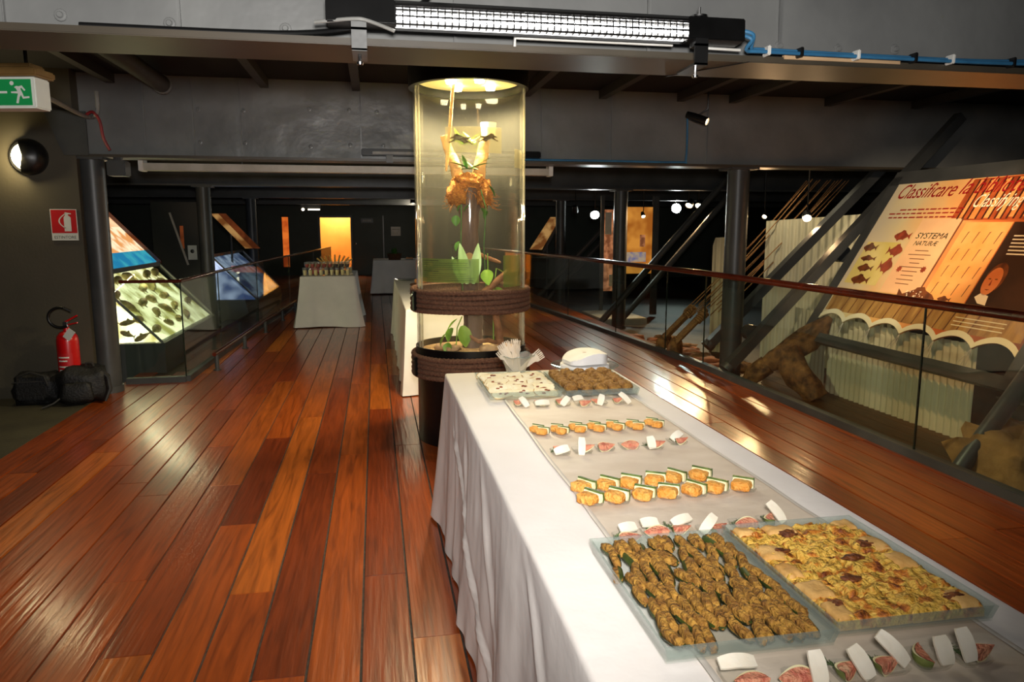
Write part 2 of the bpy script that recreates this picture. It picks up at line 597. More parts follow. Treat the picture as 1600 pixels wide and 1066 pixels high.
bolt = None
beam_lab = ['deep grey steel beam crossing overhead nearest the viewer', 'deep grey steel beam meeting the terrarium top, dented web',
            'third dark steel beam from the viewer, crossing the hall', 'fourth dark steel beam, far down the hall', 'farthest dark steel beam before the back wall']
for i, by in enumerate(BY):
    fw = 0.14 if i < 2 else 0.13
    beam = thing('ceiling_beam', beam_lab[i], None, (0, by, ZB), kind='structure')
    web = MB()
    nx = 120
    def wf(u, v, by=by, i=i):
        x = -8 + 20 * u
        z = ZB + 0.012 + 0.69 * v
        d = 0.012 * noise.noise(Vector((x * 1.7, z * 2.2, i * 5.0))) + 0.006 * noise.noise(Vector((x * 5, z * 6, i * 3.0)))
        return (x, by - 0.006 + d, z)
    if i < 2:
        web.grid(wf, 260, 14)
        web.bb(-8, 12, by + 0.012, by + 0.02, ZB + 0.012, ZB + 0.70)
    else:
        web.bb(-8, 12, by - 0.006, by + 0.006, ZB + 0.012, ZB + 0.70)
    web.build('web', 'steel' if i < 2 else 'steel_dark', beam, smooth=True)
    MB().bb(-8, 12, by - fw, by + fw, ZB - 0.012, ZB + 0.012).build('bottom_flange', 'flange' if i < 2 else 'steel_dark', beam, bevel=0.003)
    # welded cover seams and bolts on the two nearest beams
    if i < 2:
        seams = (-1.15, -0.62, 0.30, 1.02, 1.55) if i == 0 else (-1.95, -1.55, -1.15, -0.1, 1.6, 2.3, 3.3)
        for x in seams:
            MB().bb(x - 0.006, x + 0.006, by - 0.024, by - 0.004, ZB + 0.012, ZB + 0.68).build('weld_seam', 'steel', beam, bevel=0.003)
        if bolt is None:
            prof = [(0.0, 0.012), (0.008, 0.012), (0.010, 0.009), (0.011, 0.004), (0.018, 0.003), (0.020, 0.0)]
            bolt = MB().lathe(prof, 12, mat=Matrix.Rotation(PI / 2, 4, 'X')).build('bolt', 'steel', beam, smooth=True, world=False)
            bolt.location = (-0.98, -0.014, 0.07)
        spots = [(-0.65, 0.06), (-0.28, 0.06), (1.55, 0.08), (1.80, 0.08), (2.05, 0.09), (0.75, 0.02)] if i == 0 else \
                [(-1.5, 0.42), (-1.5, 0.14), (-1.12, 0.42), (-1.12, 0.14), (-0.55, 0.45), (-0.55, 0.12), (-0.2, 0.45), (-0.2, 0.14), (0.05, 0.44), (0.1, 0.14)]
        for (x, z) in spots:
            inst(bolt, 'bolt', (x, -0.014, z), parent=beam)

# splice plate edge on the first beam's flange
fb = [o for o in S.objects if o.name == 'ceiling_beam'][0]
MB().bar((1.36, 2.60, ZB - 0.0135), (1.16, 2.90, ZB - 0.0135), 0.008, 0.003).build('splice_line', 'black', fb)

wl = MB().bb(-8, -2.47, 6.96, 7.2, -0.2, 2.78).build('wall_left', 'wall')
tag(wl, 'dark olive wall carrying the extinguisher sign and round lamp', None, kind='structure')
tag(MB().bb(-8.1, -8, -1.2, 24.2, -0.4, 2.9).build('wall_outer_left', 'ceiling'), 'black outer wall of the hall at left', None, kind='structure')
tag(MB().bb(12, 12.1, -1.2, 24.2, -0.4, 2.9).build('wall_outer_right', 'ceiling'), 'black outer wall of the hall at right', None, kind='structure')
wb = MB()
YB = 23.7
wb.bb(-8, -1.66, YB, YB + 0.15, -0.4, 2.9).bb(-0.74, 12, YB, YB + 0.15, -0.4, 2.9).bb(-1.66, -0.74, YB, YB + 0.15, 1.78, 2.9)
tag(wb.build('wall_back', 'backwall'), 'dark green back wall at the far end of the hall', None, kind='structure')
MT['warmwall'] = M('warm_yellow_wall', sr(236, 190, 110), 0.7, col2=sr(226, 176, 96), nscale=2)
rm = MB().bb(-1.9, -0.5, YB + 1.3, YB + 1.35, -0.1, 2.4).bb(-1.9, -1.85, YB + 0.15, YB + 1.3, -0.1, 2.4).bb(-0.55, -0.5, YB + 0.15, YB + 1.3, -0.1, 2.4)
rm.bb(-1.9, -0.5, YB + 0.15, YB + 1.3, 2.35, 2.4).bb(-1.9, -0.5, YB + 0.0, YB + 1.3, -0.1, 0.0)
tag(rm.build('wall_side_room', 'warmwall'), 'warmly lit yellow side room seen through the far doorway', None, kind='structure')
light('side_room_lamp', 'POINT', (-1.2, YB + 0.7, 2.1), 60, (1.0, 0.84, 0.52), 0.1)
d1 = MB().bb(-1.72, -1.66, YB - 0.03, YB + 0.15, 0, 1.84).bb(-0.74, -0.69, YB - 0.03, YB + 0.15, 0, 1.84).bb(-1.66, -0.74, YB - 0.03, YB + 0.15, 1.78, 1.84)
tag(d1.build('door_1', 'steel_dark'), 'dark frame of the yellow-lit open doorway', None, kind='structure')
d2 = thing('door_2', 'dark closed double door right of the yellow-lit doorway', None, (-0.2, YB - 0.03, 0), kind='structure')
MB().bb(-0.66, 0.25, YB - 0.05, YB, 0.01, 1.80).build('door_leaf', 'backwall', d2, bevel=0.01)
MB().bb(0.25, 0.28, YB - 0.07, YB, 0.0, 1.84).build('door_frame', 'steel', d2)
MB().lathe([(0.0, 0.03), (0.03, 0.02), (0.035, 0.0)], 12, (0, 0, 0), Matrix.Translation((-0.60, YB - 0.05, 0.98)) @ Matrix.Rotation(PI / 2, 4, 'X')).build('door_handle', 'chrome', d2, smooth=True)

# ------------------------------------------------------------------ columns and struts
def column(x, y, r, label, z0, top=ZB - 0.012):
    c = thing('steel_column', label, None, (x, y, z0), kind='structure')
    MB().lathe([(r, 0), (r, top - z0)], 28, (x, y, z0)).build('shaft', 'steel_dark', c, smooth=True)
    MB().bb(x - r * 1.35, x + r * 1.35, y - r * 1.35, y + r * 1.35, top - 0.02, top).build('cap_plate', 'steel_dark', c)
    MB().lathe([(r, 0.06), (r * 1.12, 0.06), (r * 1.12, 0.0)], 28, (x, y, z0)).build('base_collar', 'steel_dark', c, smooth=True)
    return c


cl = column(-2.40, 7.10, 0.10, 'dark round steel column beside the red extinguisher', 0.0)
gp = [(-0.30, 0.36), (0.02, 0.36), (0.02, 0.0), (-0.17, 0.0)]
MB().prism(gp, 0.02, Matrix.Translation((-2.38, 6.945, ZB - 0.005)) @ Matrix.Rotation(PI / 2, 4, 'X')).build('gusset_plate', 'steel_dark', cl)
column(-2.43, 11.5, 0.10, 'second round column of the left row, behind the display case', ZL - 0.04)
column(-2.46, 15.9, 0.10, 'third round column of the left row, beside the bluish case', ZL - 0.04)
cr = column(3.66, 7.12, 0.11, 'thick dark round column behind the right glass railing', ZL - 0.01)
column(3.90, 11.5, 0.11, 'second round column of the right row, before the orange banner', ZL - 0.02)
column(4.02, 15.9, 0.11, 'third round column of the right row, far down the hall', ZL - 0.04)


def strut(a, b, r, label, square=False, group=None):
    s = thing('diagonal_strut', label, 'strut', tuple(a), group=group)
    mb = MB()
    if square:
        mb.bar(a, b, r * 2, r * 2, up=(0, 1, 0))
    else:
        mb.tube([a, b], r, 16)
    mb.build('strut_tube', 'steel_dark', s, smooth=True)
    d = (Vector(b) - Vector(a)).normalized()
    MB().tube([Vector(a), Vector(a) + d * 0.06], r * 1.5, 16).build('foot_sleeve', 'steel_dark', s, smooth=True)
    return s


sB = strut((3.48, 6.86, 0.035), (5.95, 6.86, 2.60), 0.048, 'nearer of two dark struts leaning right from the thick column', square=True)
MB().lathe([(0.0, 0.05), (0.085, 0.05), (0.085, -0.05), (0.0, -0.05)], 24, (0, 0, 0), Matrix.Translation((4.78, 6.98, 1.20)) @ Matrix.Rotation(PI / 2, 4, 'X')).build('pivot_disc', 'steel_dark', sB, smooth=True)
MB().lathe([(0.0, 0.05), (0.08, 0.05), (0.08, -0.05), (0.0, -0.05)], 24, (0, 0, 0), Matrix.Translation((3.80, 6.98, 0.40)) @ Matrix.Rotation(PI / 2, 4, 'X')).build('pivot_disc', 'steel_dark', sB, smooth=True)
strut((2.86 + 0.62, 7.32, ZL + 0.36), (5.62, 7.32, 2.30), 0.048, 'farther of two dark struts leaning right behind the thick column', square=True)
strut((3.52, 3.86, -0.10), (5.6, 3.86, 2.75), 0.055, 'dark strut rising beside the rock in the lower right corner')
strut((3.42, 11.3, ZL), (5.75, 11.3, 2.4), 0.05, 'lit diagonal strut under the paired warm spotlights')
strut((3.95, 11.75, ZL), (6.15, 11.75, 2.3), 0.05, 'second lit diagonal strut under the paired warm spotlights')
strut((3.35, 15.7, ZL), (5.4, 15.7, 1.95), 0.05, 'far diagonal strut glowing below the white spotlight')
strut((3.75, 16.1, ZL), (5.7, 16.1, 1.85), 0.05, 'far diagonal strut just behind the glowing one')

# ------------------------------------------------------------------ railings
def railing(path, joints, label, hr, z_rail, first_post=True):
    r = thing('glass_railing', label, 'railing', (path[0][0], path[0][1], 0))
    pts = [(p[0], p[1], z_rail) for p in path]
    MB().tube(pts, hr, 14).build('handrail', 'handrail', r, smooth=True)
    for a, b in zip(path[:-1], path[1:]):
        MB().bar((a[0], a[1], 0.022), (b[0], b[1], 0.022), 0.075, 0.065).build('base_channel', 'steel_dark', r, bevel=0.004)
    for (a, b) in joints:
        a, b = Vector((a[0], a[1], 0)), Vector((b[0], b[1], 0))
        d = (b - a).normalized() * 0.006
        a2, b2 = a + d, b - d
        zb, zt = 0.05, z_rail - hr * 0.7
        MB().bar((a2.x, a2.y, (zb + zt) / 2), (b2.x, b2.y, (zb + zt) / 2), 0.010, zt - zb).build('glass_panel', 'rail_glass', r)
        MB().bb(-0.0055, 0.0055, -0.005, 0.005, zb, zt).build('panel_edge', 'glass_edge', r, world=False).location = Vector((b.x, b.y, 0)) - r.location
    return r


RP = [(3.39, -1.0), (3.39, 7.2), (3.33, 8.1), (3.22, 9.6), (3.07, 11.6), (2.83, 13.9), (2.55, 16.5), (2.1, 20.5)]
railing(RP, [((3.39, -1.0), (3.39, 1.0)), ((3.39, 1.0), (3.39, 4.05)), ((3.39, 4.05), (3.39, 7.2)), ((3.39, 7.2), (3.33, 8.1)), ((3.33, 8.1), (3.22, 9.6)),
             ((3.22, 9.6), (3.07, 11.6)), ((3.07, 11.6), (2.83, 13.9)), ((2.83, 13.9), (2.55, 16.5)), ((2.55, 16.5), (2.1, 20.5))],
        'long glass railing with dark red wooden handrail right of the walkway', 0.03, 1.0)
LP = [(-2.36, 7.42), (-1.83, 7.44), (-1.80, 9.0), (-1.72, 11.3), (-1.55, 13.9), (-1.26, 17.8), (-1.15, 20.0)]
lr = railing(LP, [(LP[0], LP[1]), (LP[1], LP[2]), (LP[2], LP[3]), (LP[3], LP[4]), (LP[4], LP[5]), (LP[5], LP[6])],
             'glass railing with thin brown handrail left of the walkway', 0.016, 0.97)
fr = thing('low_foot_rail', 'low brown bumper rail on short posts along the left railing', 'rail', (-1.64, 7.95, 0))
MB().tube([(-1.66, 7.9, 0.18), (-1.56, 10.8, 0.18), (-1.42, 13.6, 0.18)], 0.022, 10).build('bumper_bar', 'handrail', fr, smooth=True)
for (x, y) in ((-1.655, 7.98), (-1.61, 9.4), (-1.56, 10.8), (-1.49, 12.2), (-1.43, 13.5)):
    MB().tube([(x, y, 0.0), (x, y, 0.165)], 0.022, 10).lathe([(0.04, 0.0), (0.04, 0.012), (0.0, 0.012)], 12, (x, y, 0)).build('rail_post', 'steel_dark', fr, smooth=True)

# ------------------------------------------------------------------ draped tables
def nr_left(v):
    return v.x < -0.9


def draped(x0, x1, y0, y1, zt, hem, label, group, mat, seed, flare=0.06, amp=0.02, nper=240, corner=0.05, nlev=0, creases=()):
    t = thing('folding_table', 'folding table hidden under ' + label, 'table', ((x0 + x1) / 2, (y0 + y1) / 2, 0), group='draped folding tables')
    MB().bb(x0 + 0.01, x1 - 0.01, y0 + 0.01, y1 - 0.01, zt - 0.035, zt - 0.003).build('tabletop', 'board', t, bevel=0.004)
    for x in (x0 + 0.08, x1 - 0.08):
        for y in (y0 + 0.15, y1 - 0.15):
            MB().tube([(x, y, 0.0), (x, y, zt - 0.04)], 0.014, 10).build('leg', 'steel', t, smooth=True)
    per = 2 * ((x1 - x0) + (y1 - y0))
    pts = []
    n = nper
    for i in range(n):
        s = per * i / n
        w, d = x1 - x0, y1 - y0
        if s < w:
            p, nr = (x0 + s, y0), (0, -1)
        elif s < w + d:
            p, nr = (x1, y0 + s - w), (1, 0)
        elif s < 2 * w + d:
            p, nr = (x1 - (s - w - d), y1), (0, 1)
        else:
            p, nr = (x0, y1 - (s - 2 * w - d)), (-1, 0)
        cd = min((Vector(p) - Vector(c)).length for c in ((x0, y0), (x1, y0), (x1, y1), (x0, y1)))
        c = Vector(((x0 + x1) / 2, (y0 + y1) / 2))
        nrm = Vector(nr)
        if cd < 0.14:
            f = (1 - cd / 0.14) * 0.75
            diag = (Vector(p) - c)
            diag = Vector((math.copysign(1, diag.x), math.copysign(1, diag.y))).normalized()
            nrm = (nrm * (1 - f) + diag * f).normalized()
        pts.append((Vector(p), nrm, cd, s))
    vs = []
    fs = []
    levels = [0.0, 0.006, 0.02, 0.07, 0.15, 0.25, 0.36, 0.48, 0.6, 0.72, 0.84, 0.93, 1.0]
    if nlev:
        levels = [0.0, 0.006, 0.02] + [0.02 + 0.98 * k / nlev for k in range(1, nlev + 1)]
    for li, t_ in enumerate(levels):
        for (p, nrm, cd, s) in pts:
            fold = (0.5 * math.sin(s * 17 + seed) + 0.6 * math.sin(s * 9.3 + 2.1 * seed) + 0.35 * math.sin(s * 31 + seed * 0.7) * t_)
            fold += 1.2 * noise.noise(Vector((s * 3.1, t_ * 0.9, seed)))
            cf = max(0.0, 1 - cd / 0.22)
            off = 0.004 + amp * t_ ** 0.8 * (fold + 0.9) + corner * cf * t_ + flare * t_ * t_ * 0.4
            if nr_left(nrm) and li > 2:
                for (ya_, ta_, yb_, tb_, hgt) in creases:
                    if ta_ < t_ <= tb_ + 1e-6:
                        yy = ya_ + (yb_ - ya_) * (t_ - ta_) / (tb_ - ta_)
                        dd_ = p.y - yy
                        off += hgt * (math.exp(-(dd_ / 0.032) ** 2) - 0.5 * math.exp(-((dd_ + 0.07) / 0.05) ** 2)) * min(1.0, (t_ - ta_) * 8)
                off += 0.003 * noise.noise(Vector((p.y * 14, t_ * 5, 3.0))) * min(1, t_ * 3)
            if li == 0:
                off = -0.004
            elif li == 1:
                off = 0.003
            z = zt - (zt - hem) * t_
            z -= 0.0 if t_ < 0.9 else max(-0.02, 0.012 * noise.noise(Vector((s * 2.3, seed, 1.0))))
            if li == 0:
                z = zt
            z = max(z, 0.004)
            vs.append((p.x + nrm.x * off, p.y + nrm.y * off, z))
    for li in range(len(levels) - 1):
        for i in range(n):
            j = (i + 1) % n
            fs.append((li * n + i, li * n + j, (li + 1) * n + j, (li + 1) * n + i))
    fs.append(tuple(range(n)))
    c = MB().add(vs, fs).build('tablecloth', mat, smooth=True, angle=60)
    tag(c, label, 'tablecloth', group)
    return c


draped(0.325, 1.17, 0.35, 3.56, 0.76, 0.012, 'white cloth on the nearest buffet table with the food trays', 'tablecloths', 'cloth', 1.0, 0.05, 0.015, 900, 0.06, 44, ((3.20, 0.18, 1.75, 1.0, 0.010), (2.75, 0.10, 2.55, 1.0, 0.006), (3.05, 0.05, 2.95, 0.9, 0.005), (2.30, 0.04, 2.0, 0.6, 0.006), (1.6, 0.03, 1.0, 0.8, 0.006)))
draped(0.25, 0.90, 6.45, 10.35, 0.76, 0.012, 'white cloth on the long table behind the terrarium', 'tablecloths', 'cloth_far', 2.3, 0.04, 0.016, 300, 0.05)
draped(-1.10, -0.31, 11.25, 12.75, 0.76, 0.012, 'white cloth on the far table set with drinks', 'tablecloths', 'cloth_far', 3.7, 0.14, 0.012, 200, 0.09)
draped(-0.05, 1.05, 16.6, 17.6, 0.76, 0.03, 'greyish cloth on the farthest table by the back doors', 'tablecloths', 'cloth_far', 5.2, 0.05, 0.018, 200, 0.05)

# runner on the near table
def run_f(u, v):
    x = 0.507 + 0.543 * u
    y = 0.42 + 2.53 * v
    z = 0.7645 + 0.0022 * abs(noise.noise(Vector((x * 6, y * 11, 0)))) + 0.0035 * max(0, noise.noise(Vector((x * 3 + y * 2, y * 5, 4.0))) - 0.15)
    return (x + 0.004 * noise.noise(Vector((y * 3, 0, 1))), y, z)


rn = thing('table_runner', 'wrinkled grey sheer runner along the middle of the buffet table', 'runner', (0.78, 1.7, 0.76))
MB().grid(run_f, 60, 220).build('runner_sheet', 'runner', rn, smooth=True, angle=90)
for xx in (0.509, 1.047):
    MB().grid(lambda u, v, xx=xx: (xx - 0.006 + 0.012 * u + 0.004 * noise.noise(Vector(((0.42 + 2.53 * v) * 3, 0, 1))), 0.42 + 2.53 * v, 0.769 + 0.0015 * math.sin(PI * u) + 0.001 * noise.noise(Vector((v * 40, xx * 9, 0)))), 3, 160).build('hem', 'runner_hem', rn, smooth=True, angle=90)

# ------------------------------------------------------------------ food
MT['squash'] = M('orange_filling', sr(230, 150, 54), 0.6, col2=sr(244, 182, 92), nscale=60, bump=0.7, bscale=120, sss=0.15)
MT['zflesh'] = M('pale_zucchini_flesh', sr(236, 226, 176), 0.5, col2=sr(246, 240, 206), nscale=40, bump=0.2, bscale=60)
MT['zskin'] = M('green_zucchini_skin', sr(58, 84, 34), 0.4, col2=sr(100, 124, 60), nscale=50)
MT['fig_flesh'] = M('pink_fig_flesh', sr(196, 104, 82), 0.5, col2=sr(226, 158, 122), nscale=60, bump=0.6, bscale=150, extra=[(0.8, sr(236, 200, 160))])
MT['fig_skin'] = M('green_fig_skin', sr(74, 88, 36), 0.5, col2=sr(128, 136, 70), nscale=25)
MT['fig_rim'] = M('pale_fig_rim', sr(228, 214, 160), 0.6, col2=sr(236, 226, 180), nscale=30)
MT['cheese'] = M('white_cheese', sr(232, 222, 200), 0.5, col2=sr(240, 232, 214), nscale=20, bump=0.1, bscale=50, sss=0.1)
MT['herb'] = M('rosemary_green', sr(44, 66, 30), 0.6, col2=sr(84, 108, 58), nscale=80)
MT['crumb'] = M('baked_crumb', sr(128, 84, 24), 0.75, col2=sr(184, 136, 52), nscale=60, bump=0.7, bscale=110, extra=[(0.85, sr(216, 176, 92))])
MT['charskin'] = M('roasted_green_skin', sr(34, 42, 16), 0.5, col2=sr(66, 78, 28), nscale=40)
MT['pie'] = M('egg_pie_filling', sr(212, 152, 44), 0.6, col2=sr(232, 190, 84), nscale=30, bump=1.0, bscale=60, lo=0.3, hi=0.5,
             extra=[(0.60, sr(206, 124, 34)), (0.70, sr(120, 54, 18))])
MT['crust'] = M('pale_pastry_crust', sr(204, 150, 76), 0.65, col2=sr(224, 180, 110), nscale=18, bump=0.3, bscale=40, extra=[(0.85, sr(176, 112, 52))])
MT['browned'] = M('browned_spot', sr(78, 32, 12), 0.6, col2=sr(140, 78, 28), nscale=50, bump=0.6, bscale=90)
MT['bread'] = M('pale_flatbread', sr(238, 222, 178), 0.7, col2=sr(248, 238, 206), nscale=30, bump=0.4, bscale=60)
MT['bread_crust'] = M('tan_bread_crust', sr(190, 150, 92), 0.7, col2=sr(214, 178, 120), nscale=30)
MT['tomato'] = M('dried_tomato_bits', sr(120, 56, 28), 0.6, col2=sr(164, 92, 50), nscale=60, bump=0.5, bscale=100)
MT['fritter'] = M('brown_fritter', sr(136, 90, 34), 0.75, col2=sr(182, 134, 62), nscale=50, bump=1.0, bscale=90, extra=[(0.85, sr(92, 46, 30))])
MT['napkin'] = M('white_napkin', sr(246, 244, 242), 0.8, col2=sr(250, 249, 248), nscale=20, bump=0.05, bscale=300)
MT['logo'] = M('faded_logo_print', sr(190, 150, 130), 0.8, col2=sr(200, 160, 140), nscale=20)
MT['fork'] = glass_mat('frosted_plastic', (0.97, 0.93, 0.88, 1), 1.45, 0.2, 0.55, sr(246, 236, 220))

TZ = 0.7655     # runner top
# small square clear dish prototype (local)
def make_dish():
    o = 0.031
    i = 0.0285
    h = 0.010
    vs = []
    for (r, z) in ((o * 0.86, 0), (o, h), (i, h), (i * 0.84, 0.0018)):
        for k in range(24):
            a = 2 * PI * k / 24
            c, s = math.cos(a), math.sin(a)
            q = 1 / (abs(c) ** 6 + abs(s) ** 6) ** (1 / 6)
            vs.append((r * q * c, r * q * s, z))
    fs = []
    for l in range(3):
        for k in range(24):
            k2 = (k + 1) % 24
            fs.append((l * 24 + k, l * 24 + k2, (l + 1) * 24 + k2, (l + 1) * 24 + k))
    fs.append(tuple(range(72, 96)))
    fs.append(tuple(range(23, -1, -1)))
    return MB().add(vs, fs).build('clear_dish', 'clear', world=False, smooth=True)


def make_slice(seed):
    r = thing('stuffed_zucchini_slice', 'x', 'canape')
    MB().lump((-0.010, 0, 0.0112), (0.034, 0.044, 0.0225), seed, 0.16, 2.5, 16, 0.5).build('squash_filling', 'squash', r, smooth=True, world=False, angle=80)
    m = MB()
    m.grid(lambda u, v: (0.004 + 0.004 * math.sin(PI * v), -0.0135 + 0.027 * u, 0.001 + 0.026 * v), 1, 6)
    prof = [(0.003, 0.002), (0.012, 0.0015), (0.0145, 0.010), (0.0125, 0.022), (0.002, 0.0235)]
    MB().prism([(p[0], p[1]) for p in prof], 0.046, Matrix.Translation((0, 0.023, 0)) @ Matrix.Rotation(PI / 2, 4, 'X')).build('zucchini_flesh', 'zflesh', r, world=False, bevel=0.0015, smooth=True)
    prof = [(0.0122, 0.001), (0.0155, 0.0015), (0.0182, 0.010), (0.0160, 0.0245), (0.0055, 0.0268), (0.0055, 0.0232), (0.0120, 0.0222), (0.0147, 0.010)]
    MB().prism(prof, 0.047, Matrix.Translation((0, 0.0235, 0)) @ Matrix.Rotation(PI / 2, 4, 'X')).build('zucchini_skin', 'zskin', r, world=False)
    return r


def make_fig(seed, L=0.055, half=50):
    r = thing('fig_wedge', 'x', 'fig')
    n = 14
    prof = []
    for i in range(n + 1):
        t = i / n
        rr = 0.024 * (math.sin(PI * t ** 0.75)) ** 0.8 * (1 - 0.25 * t) + 0.0008
        prof.append((-L / 2 + L * t, rr))
    na = 10
    rm = max(p[1] for p in prof)
    def pt(x, rr, a):
        return (x, rr * math.sin(a), rm - rr * math.cos(a))
    vs = []
    for (x, rr) in prof:
        for k in range(na + 1):
            a = R(-half + 2 * half * k / na)
            vs.append(pt(x, rr, a))
    fs = [(i * (na + 1) + k, i * (na + 1) + k + 1, (i + 1) * (na + 1) + k + 1, (i + 1) * (na + 1) + k) for i in range(n) for k in range(na)]
    MB().add(vs, fs).build('fig_skin', 'fig_skin', r, smooth=True, world=False, angle=80)
    for (nm, f0, f1, mt) in (('fig_flesh', 0.05, 0.82, 'fig_flesh'), ('fig_rim', 0.82, 1.0, 'fig_rim')):
        vs = []
        fs = []
        for sgn in (-1, 1):
            b = len(vs)
            for (x, rr) in prof:
                for q in range(5):
                    f = f0 + (f1 - f0) * q / 4
                    p = Vector(pt(x, rr * f, R(sgn * half)))
                    if nm == 'fig_flesh':
                        p.z += 0.0016 * noise.noise(Vector((x * 200, q * 1.7, seed))) + 0.001
                    vs.append(p)
            fs += [(b + i * 5 + q, b + i * 5 + q + 1, b + (i + 1) * 5 + q + 1, b + (i + 1) * 5 + q) for i in range(n) for q in range(4)]
        if nm == 'fig_flesh':
            # ridge strip joins both cut faces
            m = len(prof) * 5
            fs += [(i * 5, (i + 1) * 5, m + (i + 1) * 5, m + i * 5) for i in range(n)]
        MB().add(vs, fs).build(nm, mt, r, smooth=True, world=False, angle=70)
    return r


def make_cheese(seed, L=0.05, Wd=0.026, bend=0.003):
    def f(u, v, top):
        x = -L / 2 + L * u
        w = Wd * (1 - 0.25 * abs(2 * u - 1) ** 3)
        y = -w / 2 + w * v
        z = bend * math.sin(PI * u) + (0.0042 if top else 0) + 0.0008 * noise.noise(Vector((x * 80, y * 80, seed)))
        return (x, y, z)
    nu, nv = 10, 4
    vs = [f(i / nu, j / nv, t) for t in (0, 1) for j in range(nv + 1) for i in range(nu + 1)]
    N = (nu + 1) * (nv + 1)
    fs = []
    idx = lambda t, i, j: t * N + j * (nu + 1) + i
    for j in range(nv):
        for i in range(nu):
            fs.append((idx(1, i, j), idx(1, i + 1, j), idx(1, i + 1, j + 1), idx(1, i, j + 1)))
            fs.append((idx(0, i, j), idx(0, i, j + 1), idx(0, i + 1, j + 1), idx(0, i + 1, j)))
    for i in range(nu):
        fs += [(idx(0, i, 0), idx(0, i + 1, 0), idx(1, i + 1, 0), idx(1, i, 0)), (idx(0, i, nv), idx(1, i, nv), idx(1, i + 1, nv), idx(0, i + 1, nv))]
    for j in range(nv):
        fs += [(idx(0, 0, j), idx(1, 0, j), idx(1, 0, j + 1), idx(0, 0, j + 1)), (idx(0, nu, j), idx(0, nu, j + 1), idx(1, nu, j + 1), idx(1, nu, j))]
    return MB().add(vs, fs).build('cheese_slice', 'cheese', world=False, smooth=True, angle=50)


def make_sprig(seed):
    rr = random.Random(seed)
    r = thing('rosemary_sprig', 'x', 'herb')
    L = 0.055
    MB().tube([(-L / 2, 0, 0.002), (0, 0.002, 0.004), (L / 2, 0, 0.006)], 0.0009, 5).build('stem', 'herb', r, world=False)
    m = MB()
    for i in range(26):
        t = i / 25
        x = -L / 2 + L * t
        a = rr.uniform(0, 2 * PI)
        d = Vector((0.7, math.cos(a) * 0.8, abs(math.sin(a)) * 0.7 + 0.05)).normalized() * rr.uniform(0.010, 0.016)
        p = Vector((x, 0.002 * math.sin(PI * t), 0.003 + 0.003 * t))
        m.bar(p, p + d, 0.0016, 0.0009)
    tag(m.build('needles', 'herb', r, world=False), kind='stuff')
    return r


dish0 = make_dish()
slices = [make_slice(i) for i in range(3)]
figs = [make_fig(1), make_fig(2, 0.06, 60), make_fig(3, 0.048, 44)]
cheeses = [make_cheese(1), make_cheese(2, 0.058, 0.024, 0.005), make_cheese(3, 0.042, 0.028, 0.002)]
sprigs = [make_sprig(1), make_sprig(2)]
used = set()


def put(proto, loc, rot, label, group, scale=1.0):
    if proto.name in used or False:
        o = copy_tree(proto)
    else:
        used.add(proto.name)
        o = proto
    o.location = loc
    o.rotation_euler = rot
    o.scale = (scale,) * 3
    cat = {'clear_dish': 'dish', 'stuffed_zucchini_slice': 'canape', 'fig_wedge': 'fig', 'cheese_slice': 'cheese', 'rosemary_sprig': 'herb'}[o.name.split('.')[0]]
    return tag(o, label, cat, group)


def dish_at(x, y, where, rz=0.0, scale=1.0):
    return put(dish0, (x, y, TZ), (0, 0, rz), 'small square clear dish, ' + where, 'small clear dishes on the runner', scale)


FZ = TZ + 0.0024
ROW = {
    'r1': [(0.56, 2.824), (0.636, 2.800), (0.724, 2.800), (0.802, 2.792), (0.874, 2.788), (0.966, 2.795)],
    'r2': [(0.543, 2.416), (0.612, 2.411), (0.682, 2.423), (0.749, 2.42), (0.818, 2.424), (0.891, 2.419), (0.968, 2.432)],
    'r3': [(0.557, 2.179), (0.628, 2.181), (0.706, 2.194), (0.79, 2.2), (0.868, 2.186), (0.963, 2.22)],
    'r4b': [(0.537, 1.838), (0.605, 1.842), (0.67, 1.848), (0.746, 1.855), (0.807, 1.865), (0.887, 1.872)],
    'r4f': [(0.53, 1.751), (0.601, 1.752), (0.676, 1.757), (0.745, 1.759), (0.82, 1.764), (0.886, 1.772), (0.964, 1.773)],
    'r5': [(0.546, 1.517), (0.618, 1.529), (0.683, 1.535), (0.752, 1.519), (0.844, 1.54), (0.92, 1.546)],
    'r6': [(0.545, 0.978), (0.645, 0.958), (0.725, 0.962), (0.795, 0.973), (0.870, 0.972), (0.945, 0.970)],
}
# fig and cheese rows
def fig_row(key, rowname, scale, cfg):
    n = len(ROW[key])
    for i, (x, y) in enumerate(ROW[key]):
        w = ORD[i] + ' from left in ' + rowname
        dish_at(x, y, w, 0.05 * math.sin(i * 3.0), 1.0)
        fi, ci, si, frot, crot, coff, foff = cfg[i]
        if fi is not None:
            if abs(frot[1]) > 90:
                frot = (-frot[0], frot[1])
            put(figs[fi], (x + foff[0], y + foff[1], FZ), (R(frot[0]), 0, R(frot[1])), 'pink fig wedge on the dish ' + w, 'fig wedges', scale)
        if ci is not None:
            cheeses[ci].rotation_mode = 'ZXY'
            put(cheeses[ci], (x + coff[0], y + coff[1], FZ + coff[2]), (R(crot[0]), R(crot[1]), R(crot[2])), 'white cheese slice on the dish ' + w, 'cheese slices', scale)
        if si is not None:
            put(sprigs[si], (x - 0.012, y + 0.012, FZ), (0, 0, R(30 + 47 * i)), 'small rosemary sprig on the dish ' + w, 'rosemary sprigs', 0.8)


